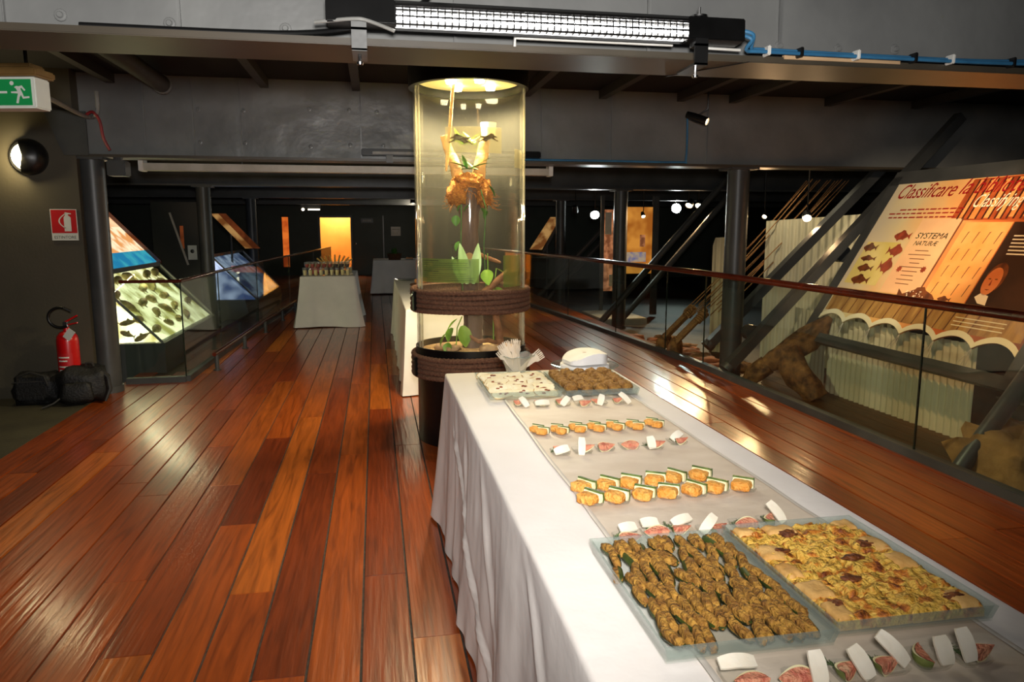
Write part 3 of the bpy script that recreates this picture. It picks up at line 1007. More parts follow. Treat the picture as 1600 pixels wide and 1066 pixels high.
fig_row('r1', 'the farthest row', 1.0, [
    (2, 0, 0, (30, 10), (45, 0, 118), (0.006, -0.016, 0.014), (-0.012, 0.012)),
    (0, 1, 1, (35, 170), (45, 0, 0), (0.0, -0.014, 0.012), (0.0, 0.014)),
    (1, 0, None, (30, 20), (45, 0, 48), (0.006, -0.014, 0.016), (-0.006, 0.012)),
    (0, 2, None, (40, 10), (30, 0, 10), (-0.012, 0.024, 0.018), (0.004, -0.010)),
    (2, 0, 0, (35, 160), (50, 0, 68), (0.0, -0.014, 0.018), (-0.008, 0.014)),
    (2, 1, None, (30, 10), (50, 0, 125), (0.012, -0.010, 0.018), (-0.016, 0.006))])
fig_row('r3', 'the third dish row', 1.0, [
    (2, 0, 0, (20, 5), (50, 0, 15), (0.0, -0.014, 0.012), (0.0, 0.012)),
    (0, 1, None, (30, 0), (55, 0, 82), (-0.006, -0.014, 0.020), (0.014, 0.008)),
    (1, None, None, (45, 10), None, None, (0.0, 0.0)),
    (1, None, None, (50, 175), None, None, (0.0, 0.0)),
    (0, 2, 1, (35, 0), (60, 0, 95), (-0.012, -0.012, 0.018), (0.012, 0.006)),
    (2, 0, 0, (30, 10), (35, 0, 35), (0.0, 0.002, 0.020), (0.008, -0.008))])
fig_row('r5', 'the row before the trays', 1.0, [
    (0, 2, 0, (50, 5), (25, 0, 5), (0.008, 0.018, 0.018), (0.0, -0.004)),
    (1, 2, 1, (48, 175), (25, 0, 0), (-0.006, 0.020, 0.020), (0.0, 0.0)),
    (2, 0, 0, (40, 10), (25, -8, 10), (0.008, 0.014, 0.020), (-0.004, 0.0)),
    (0, 1, None, (45, 40), (45, 0, 42), (-0.010, -0.004, 0.022), (0.010, 0.0)),
    (1, None, 0, (55, 178), None, None, (0.0, 0.0)),
    (2, 1, 1, (40, 70), (55, 0, 118), (0.012, 0.002, 0.024), (-0.012, 0.0))])
fig_row('r6', 'the nearest row', 1.05, [
    (0, 1, None, (40, 175), (25, 0, -3), (0.0, 0.014, 0.020), (0.006, -0.012)),
    (1, 0, None, (50, 172), (62, -4, 88), (0.012, -0.008, 0.026), (-0.018, 0.006)),
    (2, 0, 0, (40, 30), (58, 0, 112), (0.010, -0.008, 0.024), (-0.012, 0.004)),
    (2, 1, 1, (40, 20), (55, 0, 125), (0.010, 0.0, 0.028), (-0.010, -0.004)),
    (0, 2, None, (50, 75), (60, 0, 92), (0.018, -0.012, 0.024), (-0.020, 0.004)),
    (2, 0, 0, (40, 15), (62, 0, 94), (-0.014, -0.008, 0.028), (0.018, 0.004))])
put(cheeses[0], (0.700, 1.503, FZ), (0, 0, 0.5), 'loose white cheese scrap between the third and fourth fig dishes', 'cheese slices', 0.55)
# stuffed zucchini rows
for i, (x, y) in enumerate(ROW['r2']):
    w = ORD[i] + ' from left in the second row'
    dish_at(x, y, w)
    for j in (0, 1):
        put(slices[(i + j) % 3], (x - 0.006 + 0.012 * j, y + 0.017 - 0.034 * j, FZ), (0, 0, R(48 + 8 * ((i * 2 + j) % 3))),
            'orange-filled zucchini slice, %s one on dish %s' % (('rear', 'front')[j], w), 'stuffed zucchini slices', 0.9)
for key, nm in (('r4b', 'the rear single-slice row'), ('r4f', 'the front single-slice row')):
    for i, (x, y) in enumerate(ROW[key]):
        w = ORD[i] + ' from left in ' + nm
        dish_at(x, y, w, 0.06 * math.sin(i * 2.0 + len(key)))
        put(slices[(i + len(key)) % 3], (x, y, FZ), (0, 0, R(34 + 9 * ((i * 5) % 4))), 'orange-filled zucchini slice on the dish ' + w, 'stuffed zucchini slices', 1.2)
for i, (x, y, w) in enumerate(((0.835, 1.838, 'fifth'), (0.918, 1.848, 'sixth'))):
    put(cheeses[2], (x, y, FZ + 0.002), (0.2, 0, 0.3 + i), 'small white cheese bit beside the %s slice of the rear row' % w, 'cheese slices', 0.5)

# ---- large glass trays
def tray(x0, x1, y0, y1, z, h, label, wall=0.005, lean=0.006):
    t = thing('glass_tray', label, 'tray', ((x0 + x1) / 2, (y0 + y1) / 2, z), group='rectangular glass trays')
    MB().bb(x0 + lean, x1 - lean, y0 + lean, y1 - lean, z, z + 0.005).build('tray_bottom', 'tray_glass', t)
    m = MB()
    o = [(x0, y0), (x1, y0), (x1, y1), (x0, y1)]
    i = [(x0 + lean, y0 + lean), (x1 - lean, y0 + lean), (x1 - lean, y1 - lean), (x0 + lean, y1 - lean)]
    o2 = [(x0 + wall, y0 + wall), (x1 - wall, y0 + wall), (x1 - wall, y1 - wall), (x0 + wall, y1 - wall)]
    i2 = [(x0 + lean + wall, y0 + lean + wall), (x1 - lean - wall, y0 + lean + wall), (x1 - lean - wall, y1 - lean - wall), (x0 + lean + wall, y1 - lean - wall)]
    vs = [(p[0], p[1], z + 0.0051) for p in i] + [(p[0], p[1], z + h) for p in o] + [(p[0], p[1], z + h) for p in o2] + [(p[0], p[1], z + 0.0052) for p in i2]
    fs = []
    for l in range(3):
        for k in range(4):
            fs.append((l * 4 + k, l * 4 + (k + 1) % 4, (l + 1) * 4 + (k + 1) % 4, (l + 1) * 4 + k))
    m.add(vs, fs).build('tray_wall', 'glass_rim', t)
    return t


Z1 = 0.771
tray(0.440, 0.752, 1.030, 1.462, Z1, 0.030, 'large glass tray of crumb-topped zucchini, nearest at left')
tray(0.758, 1.080, 1.050, 1.480, Z1, 0.030, 'large glass tray of yellow egg pie beside the zucchini tray')
tray(0.440, 0.752, 2.905, 3.350, Z1, 0.030, 'glass tray of pale topped bread slices at the far end')
tray(0.760, 1.085, 2.895, 3.320, Z1, 0.030, 'glass tray of brown fritters in front of the napkin plate')

# crumb-topped zucchini sticks
def make_stick(seed):
    r = thing('crumbed_zucchini_stick', 'crumb-topped stuffed zucchini stick lying in the near left glass tray', 'zucchini', group='crumbed zucchini sticks in the tray')
    L = 0.056
    m = MB()
    for i in range(9):
        pass
    vs = []
    fs = []
    na, nl = 8, 6
    for i in range(nl + 1):
        t = i / nl
        for k in range(na + 1):
            a = PI * k / na
            rr = 0.0105 * (1 - 0.35 * abs(2 * t - 1) ** 4)
            vs.append((-math.cos(a) * rr, -L / 2 + L * t, 0.011 - math.sin(a) * rr))
    fs += [(i * (na + 1) + k, i * (na + 1) + k + 1, (i + 1) * (na + 1) + k + 1, (i + 1) * (na + 1) + k) for i in range(nl) for k in range(na)]
    fs += [tuple(range(na + 1)), tuple(nl * (na + 1) + k for k in range(na, -1, -1))]
    MB().add(vs, fs).build('zucchini_shell', 'charskin', r, smooth=True, world=False, angle=60)
    MB().lump((0, 0, 0.0125), (0.0165, 0.060, 0.021), seed, 0.22, 2.6, 18, 0.62).build('crumb_topping', 'crumb', r, smooth=True, world=False, angle=85)
    return r


sticks = [make_stick(i + 1) for i in range(5)]
zr = random.Random(5)
first = set()
rows_n, cols_n = 8, 13
for j in range(rows_n):
    for i in range(cols_n):
        if (i, j) in ((5, 0), (4, 0)):
            continue
        p = sticks[(i * 3 + j * 2) % 5]
        if p.name in first:
            o = copy_tree(p)
        else:
            first.add(p.name)
            o = p
        x = 0.472 + (0.724 - 0.472) * i / (cols_n - 1) + zr.uniform(-0.0022, 0.0022)
        y = 1.070 + (1.424 - 1.070) * j / (rows_n - 1) + zr.uniform(-0.006, 0.006)
        o.location = (x, y, Z1 + 0.0052 + zr.uniform(0, 0.006))
        o['label'] = 'crumb-topped zucchini stick, %s from left in tray row %s from the near rim' % (ORD[i], ORD[j])
        o.rotation_euler = (R(zr.uniform(-6, 6)), R(zr.uniform(-25, 25)), R(zr.uniform(-16, 16)) + (PI if zr.random() < 0.5 else 0))
        if zr.random() < 0.12:
            o.rotation_euler.y += R(70)
            o.location.z += 0.003

# egg pie pieces
pr_ = random.Random(9)
cols_n, rows_n = 4, 5
px0, px1, py0, py1 = 0.772, 1.067, 1.064, 1.466
pw, ph = (px1 - px0) / cols_n, (py1 - py0) / rows_n
for j in range(rows_n):
    for i in range(cols_n):
        cx, cy = px0 + (i + 0.5) * pw, py0 + (j + 0.5) * ph
        lab = 'yellow egg pie piece, %s from left in the %s row from the near edge' % (ORD[i], ORD[j])
        t = thing('egg_pie_piece', lab, 'pie', (cx, cy, Z1 + 0.0055), (0, 0, R(pr_.uniform(-3, 3))), group='egg pie pieces in the tray')
        hw, hh = pw / 2 - 0.0012, ph / 2 - 0.0012
        sd = i * 7.3 + j * 3.1
        H0 = 0.020 + pr_.uniform(-0.002, 0.003)

        def top(u, v):
            x, y = -hw + 2 * hw * u, -hh + 2 * hh * v
            e = min(u, 1 - u, v, 1 - v)
            z = H0 + 0.0085 * noise.noise(Vector((x * 60 + sd, y * 60, sd))) + 0.005 * noise.noise(Vector((x * 150, y * 150, sd)))
            if e < 0.001:
                z *= 0.75
            return Vector((x + 0.002 * noise.noise(Vector((y * 80, sd, 0))), y + 0.002 * noise.noise(Vector((x * 80, sd, 4))), z))
        N = 12
        vs = [top(a / N, b / N) for b in range(N + 1) for a in range(N + 1)]
        fs = [(b * (N + 1) + a, b * (N + 1) + a + 1, (b + 1) * (N + 1) + a + 1, (b + 1) * (N + 1) + a) for b in range(N) for a in range(N)]
        ring = [a for a in range(N)] + [N + b * (N + 1) for b in range(N)] + [N * (N + 1) + N - a for a in range(N)] + [(N - b) * (N + 1) for b in range(N)]
        base = len(vs)
        vs += [Vector((vs[k].x, vs[k].y, 0.0)) for k in ring]
        n = len(ring)
        fs += [(ring[k], base + k, base + (k + 1) % n, ring[(k + 1) % n]) for k in range(n)]
        MB().add(vs, fs).build('pie_filling', 'pie', t, smooth=True, world=False, angle=70)
        MB().bb(-hw, hw, -hh, hh, -0.0006, 0.004).build('pie_base', 'crust', t, world=False)
        flap = (i == 0 and j in (0, 1, 2, 3, 4)) or (j == rows_n - 1 and i in (0, 1, 3)) or (i == cols_n - 1 and j in (0, 2, 3))
        if flap:
            fx0, fx1 = (-hw, hw * (0.5 if j % 2 else 0.1)) if i == 0 else ((-hw * 0.3, hw) if i == cols_n - 1 else (-hw, hw))
            fy0, fy1 = (-hh * 0.1, hh) if j == rows_n - 1 else (-hh * 0.95, hh * 0.6)
            def fl_(u, v):
                x, y = fx0 + (fx1 - fx0) * u, fy0 + (fy1 - fy0) * v
                return (x + 0.004 * noise.noise(Vector((v * 5, sd, 1))), y + 0.004 * noise.noise(Vector((u * 5, sd, 2))),
                        H0 + 0.006 + 0.004 * noise.noise(Vector((x * 40, y * 40, sd))) - 0.006 * (abs(2 * u - 1) ** 6 + abs(2 * v - 1) ** 6))
            g = MB()
            K = 8
            vs = [fl_(a / K, b / K) for b in range(K + 1) for a in range(K + 1)]
            m_ = len(vs)
            vs += [(v_[0], v_[1], v_[2] - 0.0035) for v_ in vs]
            fs = []
            for b in range(K):
                for a in range(K):
                    q = (b * (K + 1) + a, b * (K + 1) + a + 1, (b + 1) * (K + 1) + a + 1, (b + 1) * (K + 1) + a)
                    fs += [q, tuple(m_ + c for c in reversed(q))]
            rg = [a for a in range(K)] + [K + b * (K + 1) for b in range(K)] + [K * (K + 1) + K - a for a in range(K)] + [(K - b) * (K + 1) for b in range(K)]
            fs += [(rg[k], m_ + rg[k], m_ + rg[(k + 1) % len(rg)], rg[(k + 1) % len(rg)]) for k in range(len(rg))]
            g.add(vs, fs).build('crust_flap', 'crust', t, smooth=True, world=False, angle=60)
        if (i + 2 * j) % 3 == 0:
            MB().lump((pr_.uniform(-0.012, 0.012), pr_.uniform(-0.015, 0.015), H0 + 0.002), (0.030 + 0.016 * pr_.random(), 0.020 + 0.010 * pr_.random(), 0.010), sd, 0.65, 1.8, 18, 0.9).build('browned_patch', 'browned', t, smooth=True, world=False, angle=80)

# pale bread slices with tomato bits
br = random.Random(3)
slab_meshes = []
for s_ in range(3):
    t = thing('topped_bread_slice', 'pale bread slice with dark red bits in the far left glass tray', 'bread', group='topped bread slices')
    MB().lump((0, 0, 0.010), (0.108, 0.050, 0.009), s_ + 1, 0.25, 2.0, 18, 0.5).build('bread', 'bread', t, smooth=True, world=False, angle=60)
    MB().tube([(0.054 * math.copysign(abs(math.cos(2 * PI * q / 28)) ** 0.6, math.cos(2 * PI * q / 28)), 0.025 * math.copysign(abs(math.sin(2 * PI * q / 28)) ** 0.6, math.sin(2 * PI * q / 28)), 0.010) for q in range(28)], 0.0024, 5, closed=True).build('crust_edge', 'bread_crust', t, smooth=True, world=False)
    m = MB()
    for q in range(3):
        m.lump((-0.014 + 0.014 * q + br.uniform(-0.004, 0.004), br.uniform(-0.012, 0.012), 0.0155), (br.uniform(0.010, 0.020), br.uniform(0.006, 0.010), 0.006), q, 0.4, 3, 8)
    tag(m.build('tomato_bits', 'tomato', t, smooth=True, world=False, angle=80), kind='stuff')
    slab_meshes.append(t)
used_b = set()
for j in range(7):
    for i in range(3):
        p = slab_meshes[(i + j) % 3]
        if p.name in used_b:
            o = copy_tree(p)
        else:
            used_b.add(p.name)
            o = p
        o['label'] = 'pale topped bread slice, %s from left in tray row %s from the near rim' % (ORD[i], ORD[j])
        o.location = (0.500 + 0.095 * i + br.uniform(-0.008, 0.008), 2.955 + 0.053 * j + br.uniform(-0.006, 0.006), Z1 + 0.006 + 0.008 * (j % 2) + (0.008 if j > 1 else 0.0))
        o.rotation_euler = (R(br.uniform(20, 36)), R(br.uniform(-8, 8)), R(br.uniform(-28, 28)))
# brown fritters
fr_m = []
for s_ in range(4):
    m = MB().lump((0, 0, 0.019), (0.058, 0.054, 0.038), s_ + 20, 0.35, 3.0, 16, 0.85)
    o = m.build('brown_fritter', 'fritter', world=False, smooth=True, angle=85)
    tag(o, 'lumpy brown fritter heaped in the far right glass tray', 'fritter', 'brown fritters in the tray')
    fr_m.append(o)
k = 0
for j in range(7):
    for i in range(5):
        p = fr_m[(i * 2 + j) % 4]
        o = copy_tree(p) if p.name in used_b else p
        used_b.add(p.name)
        o['label'] = 'lumpy brown fritter, %s from left in tray row %s from the near rim' % (ORD[i], ORD[j])
        o.location = (0.802 + 0.060 * i + br.uniform(-0.005, 0.005), 2.942 + 0.056 * j + br.uniform(-0.005, 0.005), Z1 + 0.006 + br.uniform(0, 0.006))
        o.rotation_euler = (R(br.uniform(-15, 15)), R(br.uniform(-15, 15)), br.uniform(0, 6))

# glass bowl of plastic forks
bw = thing('fluted_glass_bowl', 'fluted clear glass bowl of plastic forks at the far table end', 'bowl', (0.655, 3.445, 0.761))
def bowl_f(inner):
    prof = [(0.0, 0.0), (0.038, 0.0), (0.042, 0.006), (0.050, 0.035), (0.064, 0.070), (0.088, 0.102)]
    vs, fs = [], []
    n = 64
    for (r_, z_) in prof:
        for k in range(n):
            a = 2 * PI * k / n
            f = 1 + 0.035 * math.cos(8 * a) * (z_ / 0.102) + (-0.045 if inner else 0)
            vs.append((r_ * f * math.cos(a), r_ * f * math.sin(a), z_ + (0.004 * math.cos(8 * a) if z_ > 0.1 else 0) + (0.003 if inner and z_ < 0.1 else 0)))
    for l in range(len(prof) - 1):
        for k in range(n):
            k2 = (k + 1) % n
            fs.append((l * n + k, l * n + k2, (l + 1) * n + k2, (l + 1) * n + k))
    return vs, fs
b1 = MB().add(*bowl_f(False))
b1.add(*bowl_f(True))
MT['bowl_glass'] = glass_mat('bowl_glass', (0.95, 0.95, 0.92, 1), 1.5, 0.05, 0.16, (0.85, 0.85, 0.8, 1))
b1.build('bowl_wall', 'bowl_glass', bw, smooth=True, world=False, angle=70)
MB().tube([(0.0905 * (1 + 0.035 * math.cos(8 * a)) * math.cos(a), 0.0905 * (1 + 0.035 * math.cos(8 * a)) * math.sin(a), 0.102 + 0.004 * math.cos(8 * a)) for a in [2 * PI * q / 64 for q in range(64)]], 0.0025, 6, closed=True).build('bowl_rim', 'glass_rim', bw, smooth=True, world=False)
fk = thing('plastic_fork', 'x', 'fork')
m = MB()
m.prism([(-0.004, 0), (0.004, 0), (0.006, 0.09), (0.005, 0.12), (0.012, 0.135), (0.012, 0.15), (-0.012, 0.15), (-0.012, 0.135), (-0.005, 0.12), (-0.006, 0.09)], 0.002)
m.build('fork_handle', 'fork', fk, world=False)
for q in range(4):
    MB().bb(-0.012 + q * 0.0068, -0.012 + q * 0.0068 + 0.0036, 0.149, 0.178, 0.0, 0.002).build('tine', 'fork', fk, world=False)
fdir = [(-42, 8), (-30, 0), (-22, -8), (-14, 4), (-6, -4), (3, 6), (-36, -12), (50, 0), (58, 6), (-18, 14)]
for i, (lean, tw) in enumerate(fdir):
    o = fk if i == 0 else copy_tree(fk)
    tag(o, 'clear plastic fork standing in the fluted glass bowl', 'fork', 'plastic forks in the bowl')
    o.location = (0.655 + (0.012 if lean < 0 else -0.012) + 0.002 * i - 0.01, 3.44 + 0.004 * (i % 5) - 0.008, 0.770)
    o.rotation_euler = (PI / 2 + R(tw), R(lean), R(tw * 2))
    o.scale = (1.35, 0.95, 1.2)

# glass plate with napkins
pl = thing('glass_plate', 'round footed glass plate carrying paper napkins', 'plate', (1.005, 3.465, 0.761))
MB().lathe([(0.0, 0.012), (0.05, 0.012), (0.055, 0.0), (0.06, 0.0), (0.062, 0.012), (0.12, 0.022), (0.165, 0.036), (0.165, 0.040), (0.118, 0.027), (0.06, 0.018), (0.0, 0.018)], 56).build('plate_dish', 'tray_glass', pl, smooth=True, world=False, angle=50)
MB().tube([(0.165 * math.cos(2 * PI * q / 56), 0.165 * math.sin(2 * PI * q / 56), 0.038) for q in range(56)], 0.003, 6, closed=True).build('plate_rim', 'glass_rim', pl, smooth=True, world=False)
for i in range(6):
    rot = R(8 + (i * 37) % 23)
    last = i == 5
    def nf(u, v, i=i, last=last):
        a = 0.108 if not last else 0.100
        x, y = -a + 2 * a * u, -a + 2 * a * v
        rr = math.hypot(x, y)
        if rr > a * 1.12:
            x, y = x * a * 1.12 / rr, y * a * 1.12 / rr
        z = 0.0205 + 0.0055 * i + 0.004 * (1 - i / 6) * (math.hypot(x, y) / 0.11) ** 2
        if last:
            z += 0.018 + 0.040 * math.sin(PI * (u * 0.8)) + 0.014 * max(0, u - 0.75) * 4 * v
        return (x, y, z)
    m = MB()
    K = 14
    g = [nf(a / K, b / K) for b in range(K + 1) for a in range(K + 1)]
    N_ = len(g)
    vs = g + [(p[0], p[1], p[2] - (0.0045 if not last else 0.003 + (p[2] - 0.052) * 0.9)) for p in g]
    fs = []
    for b in range(K):
        for a in range(K):
            q = (b * (K + 1) + a, b * (K + 1) + a + 1, (b + 1) * (K + 1) + a + 1, (b + 1) * (K + 1) + a)
            fs += [q, tuple(N_ + c for c in reversed(q))]
    rg = [a for a in range(K)] + [K + b * (K + 1) for b in range(K)] + [K * (K + 1) + K - a for a in range(K)] + [(K - b) * (K + 1) for b in range(K)]
    fs += [(rg[k], N_ + rg[k], N_ + rg[(k + 1) % len(rg)], rg[(k + 1) % len(rg)]) for k in range(len(rg))]
    nk = thing('paper_napkin', ('white folded napkin with a small printed mark, topmost on the glass plate' if last else 'white napkin layered under the topmost one on the glass plate'),
               'napkin', (1.005, 3.465, 0.761), (0, 0, rot), group='paper napkins on the plate')
    m.add(vs, fs).build('napkin_sheet', 'napkin', nk, smooth=True, world=False, angle=50)
    if last:
        zc = nf(0.45, 0.4)[2] + 0.0012
        MB().lathe([(0.0, 0.0006), (0.006, 0.0006), (0.010, 0.0003), (0.012, 0.0)], 20, mat=Matrix.Translation((-0.008, -0.016, zc)) @ Matrix.Scale(0.55, 4, (0, 1, 0))).build('printed_mark', 'logo', nk, world=False)

# ------------------------------------------------------------------ terrarium
MT['glint_strip'] = glass_mat('edge_glint_strip', (0.9, 0.88, 0.78, 1), 1.5, 0.1, 0.25, (0.85, 0.8, 0.6, 1))
TX, TY, TR = 0.645, 5.10, 0.372
te = thing('terrarium', 'tall glass cylinder terrarium with rope bands standing behind the buffet', 'terrarium', (TX, TY, 0))
MB().lathe([(0.0, 0.0), (TR + 0.002, 0.0), (TR + 0.002, 0.56), (TR - 0.01, 0.56), (0.0, 0.56)], 64, (TX, TY, 0)).build('pedestal', 'black', te, smooth=True)
MB().lathe([(TR + 0.012, 0.60), (TR + 0.012, 0.665), (TR - 0.004, 0.665), (TR - 0.004, 0.56)], 64, (TX, TY, 0)).build('lower_ring', 'black_gloss', te, smooth=True)
cyl = MB().lathe([(TR, 0.61), (TR, 2.395)], 96, (TX, TY, 0)).lathe([(TR - 0.010, 0.61), (TR - 0.010, 2.395)], 96, (TX, TY, 0)).build('glass_cylinder', 'cyl_glass', te, smooth=True)
MB().lathe([(TR - 0.011, 0.56), (TR - 0.011, 0.625), (0.2, 0.635), (0.0, 0.64)], 48, (TX, TY, 0)).build('sand_bed', 'sand', te, smooth=True)
cap = MB().lathe([(TR + 0.03, 2.385), (TR + 0.03, 2.50), (TR + 0.03, 2.60), (0.0, 2.62)], 64, (TX, TY, 0)).lathe([(TR + 0.03, 2.385), (TR - 0.012, 2.385), (TR - 0.012, 2.44), (0.0, 2.44)], 64, (TX, TY, 0)).build('lamp_hood', 'black', te, smooth=True)
MT['hood_in'] = M('warm_reflector', sr(240, 225, 180), 0.5, col2=sr(230, 212, 165), nscale=5)
MB().lathe([(0.0, 2.432), (TR - 0.03, 2.432), (TR - 0.03, 2.438)], 48, (TX, TY, 0)).build('reflector', 'hood_in', cap, smooth=True)
MT['bulb'] = emit_mat('warm_bulb_glow', (1.0, 0.86, 0.55, 1), 30.0)
for (dx, dy) in ((-0.13, -0.1), (0.05, -0.17), (0.16, 0.08), (-0.06, 0.15)):
    MB().lathe([(0.0, 2.395), (0.03, 2.40), (0.038, 2.43)], 16, (TX + dx, TY + dy, 0)).build('lamp_bulb', 'bulb', cap, smooth=True)
for (dx, dy) in ((-0.12, -0.06), (0.12, 0.06)):
    light('terrarium_lamp', 'SPOT', (TX + dx, TY + dy, 2.385), 210, (1.0, 0.84, 0.56), 0.05, target=(TX + dx * 0.5, TY + dy * 0.5, 0), spot=150, blend=0.6, parent=te)
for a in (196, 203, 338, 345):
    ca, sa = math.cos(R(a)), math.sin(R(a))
    MB().box((TX + (TR + 0.004) * ca, TY + (TR + 0.004) * sa, 1.50), (0.008, 0.016, 1.78), (0, 0, R(a))).build('cylinder_edge_glint', 'glint_strip', te, bevel=0.002)  # pale strips standing in for lamp reflections along the glass edges
# hanging rods to ceiling
for (dx, dy) in ((-0.25, 0), (0.25, 0)):
    MB().tube([(TX + dx, TY + dy, 2.60), (TX + dx, TY + dy, 2.78)], 0.012, 8).build('hanger_rod', 'black', te, smooth=True)


def rope_ring(rad, z, seed, parent):
    n, m = 520, 10
    vs, fs = [], []
    r0 = 0.0185
    for i in range(n):
        a = 2 * PI * i / n
        for k in range(m):
            b = 2 * PI * k / m
            tw = 0.5 + 0.5 * math.cos(3 * (b + a * 26) + seed)
            rr = r0 * (0.78 + 0.30 * tw)
            w = 0.003 * math.sin(3 * a + seed)
            vs.append((TX + (rad + rr * math.cos(b)) * math.cos(a), TY + (rad + rr * math.cos(b)) * math.sin(a), z + w + rr * math.sin(b)))
    for i in range(n):
        j = (i + 1) % n
        for k in range(m):
            k2 = (k + 1) % m
            fs.append((i * m + k, i * m + k2, j * m + k2, j * m + k))
    return MB().add(vs, fs).build('rope_turn', 'rope', parent, smooth=True, angle=80)


for (z0, n, nm) in ((0.925, 5, 'upper'), (0.478, 5, 'lower')):
    band = MB().lathe([(TR + 0.002, z0 - 0.012), (TR + 0.012, z0 - 0.012), (TR + 0.012, z0 + n * 0.0315 - 0.02), (TR + 0.002, z0 + n * 0.0315 - 0.02)], 64, (TX, TY, 0)).build('rope_band', 'rope', te, smooth=True)
    for q in range(n):
        rope_ring(TR + 0.028, z0 + q * 0.0315, q * 1.3 + z0, band)
    # metal buckle at the left
    a = R(200)
    MB().box((TX + (TR + 0.05) * math.cos(a), TY + (TR + 0.05) * math.sin(a), z0 + 0.06), (0.02, 0.035, 0.13), (0, 0, a)).build('buckle', 'black_gloss', band, bevel=0.003)
    MB().tube([(TX + (TR + 0.062) * math.cos(a), TY + (TR + 0.062) * math.sin(a), z0 + 0.10), (TX + (TR + 0.072) * math.cos(a), TY + (TR + 0.072) * math.sin(a), z0 + 0.10)], 0.01, 10).build('buckle_screw', 'chrome', band, smooth=True)


def wobble(a, b, n, amp, seed):
    a, b = Vector(a), Vector(b)
    out = []
    for i in range(n + 1):
        t = i / n
        p = a.lerp(b, t)
        k = math.sin(PI * t)
        p += Vector((noise.noise(Vector((t * 3, seed, 0))), noise.noise(Vector((t * 3, seed, 5))), 0.5 * noise.noise(Vector((t * 3, seed, 9))))) * amp * k
        out.append(p)
    return out


def pY(x, z, y=0.0):
    return (x, TY + y, z)


tk = thing('tree_trunk', 'grey-brown forked trunk standing inside the glass terrarium', 'trunk', (0.66, TY, 0.63))
def knobby(path, radii, seed, name, mat, parent, n=14, amp=0.2):
    m = MB().tube(path, radii, n)
    for i, v in enumerate(m.v):
        c = path[min(i // n, len(path) - 1)]
        d = v - Vector(c)
        m.v[i] = Vector(c) + d * (1 + amp * noise.noise(v * 14 + Vector((seed, 0, 0))))
    return m.build(name, mat, parent, smooth=True, angle=80)
tpath = wobble((0.66, TY, 0.60), (0.63, TY, 1.78), 22, 0.03, 1.0)
knobby(tpath, [0.075 - 0.012 * math.sin(PI * i / 22) + (0.02 if i > 18 else 0) for i in range(23)], 1, 'main_trunk', 'trunk', tk)
knobby(wobble((0.60, TY - 0.02, 1.70), (0.475, TY - 0.03, 2.08), 10, 0.02, 2.0), [0.045, 0.043, 0.042, 0.04, 0.038, 0.037, 0.036, 0.034, 0.032, 0.03, 0.028], 2, 'fork_branch', 'branch', tk)
knobby(wobble((0.69, TY, 1.72), (0.755, TY, 2.06), 10, 0.02, 3.0), [0.05, 0.048, 0.046, 0.045, 0.045, 0.044, 0.042, 0.04, 0.038, 0.036, 0.034], 3, 'fork_branch', 'branch', tk)
knobby(wobble((0.67, TY - 0.05, 1.30), (0.84, TY - 0.12, 1.235), 8, 0.015, 4.0), [0.02, 0.018, 0.016, 0.016, 0.015, 0.014, 0.013, 0.012, 0.008], 4, 'side_branch', 'twig', tk, 8)
MB().lathe([(0.0, 0.0), (0.027, 0.0), (0.028, -0.02)], 14, (0, 0, 0), Matrix.Translation((0.632, TY - 0.088, 1.275)) @ Matrix.Rotation(PI / 2, 4, 'X')).build('cut_knot', 'branch', tk, smooth=True)
# coconut fibre collar
fb_ = thing('fibre_collar', 'shaggy orange coconut fibre wrapped around the trunk fork', 'fibre', (0.63, TY, 1.72))
for q, (x, z, sx, sz, rz) in enumerate(((0.555, 1.70, 0.14, 0.17, 0.3), (0.63, 1.78, 0.22, 0.11, 0.0), (0.735, 1.70, 0.12, 0.18, -0.4))):
    MB().lump((x, TY - 0.045, z), (sx, 0.14, sz), q + 4, 0.5, 3.2, 22, 0.9).build('fibre_clump', 'fibre', fb_, smooth=True, angle=80)
frr = random.Random(2)
m = MB()
for q in range(160):
    a = frr.uniform(0, 1)
    p = Vector((0.49 + 0.31 * a, TY - 0.09 + frr.uniform(-0.03, 0.03), 1.74 - 0.10 * abs(2 * a - 1) + frr.uniform(-0.05, 0.05)))
    d = Vector((frr.uniform(-1, 1) + (2 * a - 1), frr.uniform(-1, 0.3), frr.uniform(-1.2, 0.5))).normalized() * frr.uniform(0.03, 0.07)
    m.bar(p, p + d, 0.0022)
tag(m.build('loose_fibres', 'fibre', fb_), kind='stuff')
# lamp cup and light stick
cp = thing('lamp_cup', 'glowing white cup on top of the right trunk fork', 'cup', (0.775, TY - 0.02, 2.07))
MT['cupglow'] = M('translucent_cup', sr(250, 240, 214), 0.5, col2=sr(245, 232, 200), nscale=10)
MB().lathe([(0.0, 2.07), (0.045, 2.07), (0.055, 2.17), (0.050, 2.17), (0.041, 2.076), (0.0, 2.076)], 24, (0.775, TY - 0.02, 0)).build('cup_wall', 'cupglow', cp, smooth=True)
st = thing('bare_stick', 'long pale stick hanging from the terrarium hood at left', 'stick', (0.49, TY - 0.1, 1.85))
MB().tube(wobble((0.535, TY - 0.10, 2.425), (0.475, TY - 0.12, 1.84), 12, 0.012, 6.0), [0.012] * 9 + [0.014, 0.013, 0.010, 0.006], 8).build('stick_wood', 'branch', st, smooth=True)


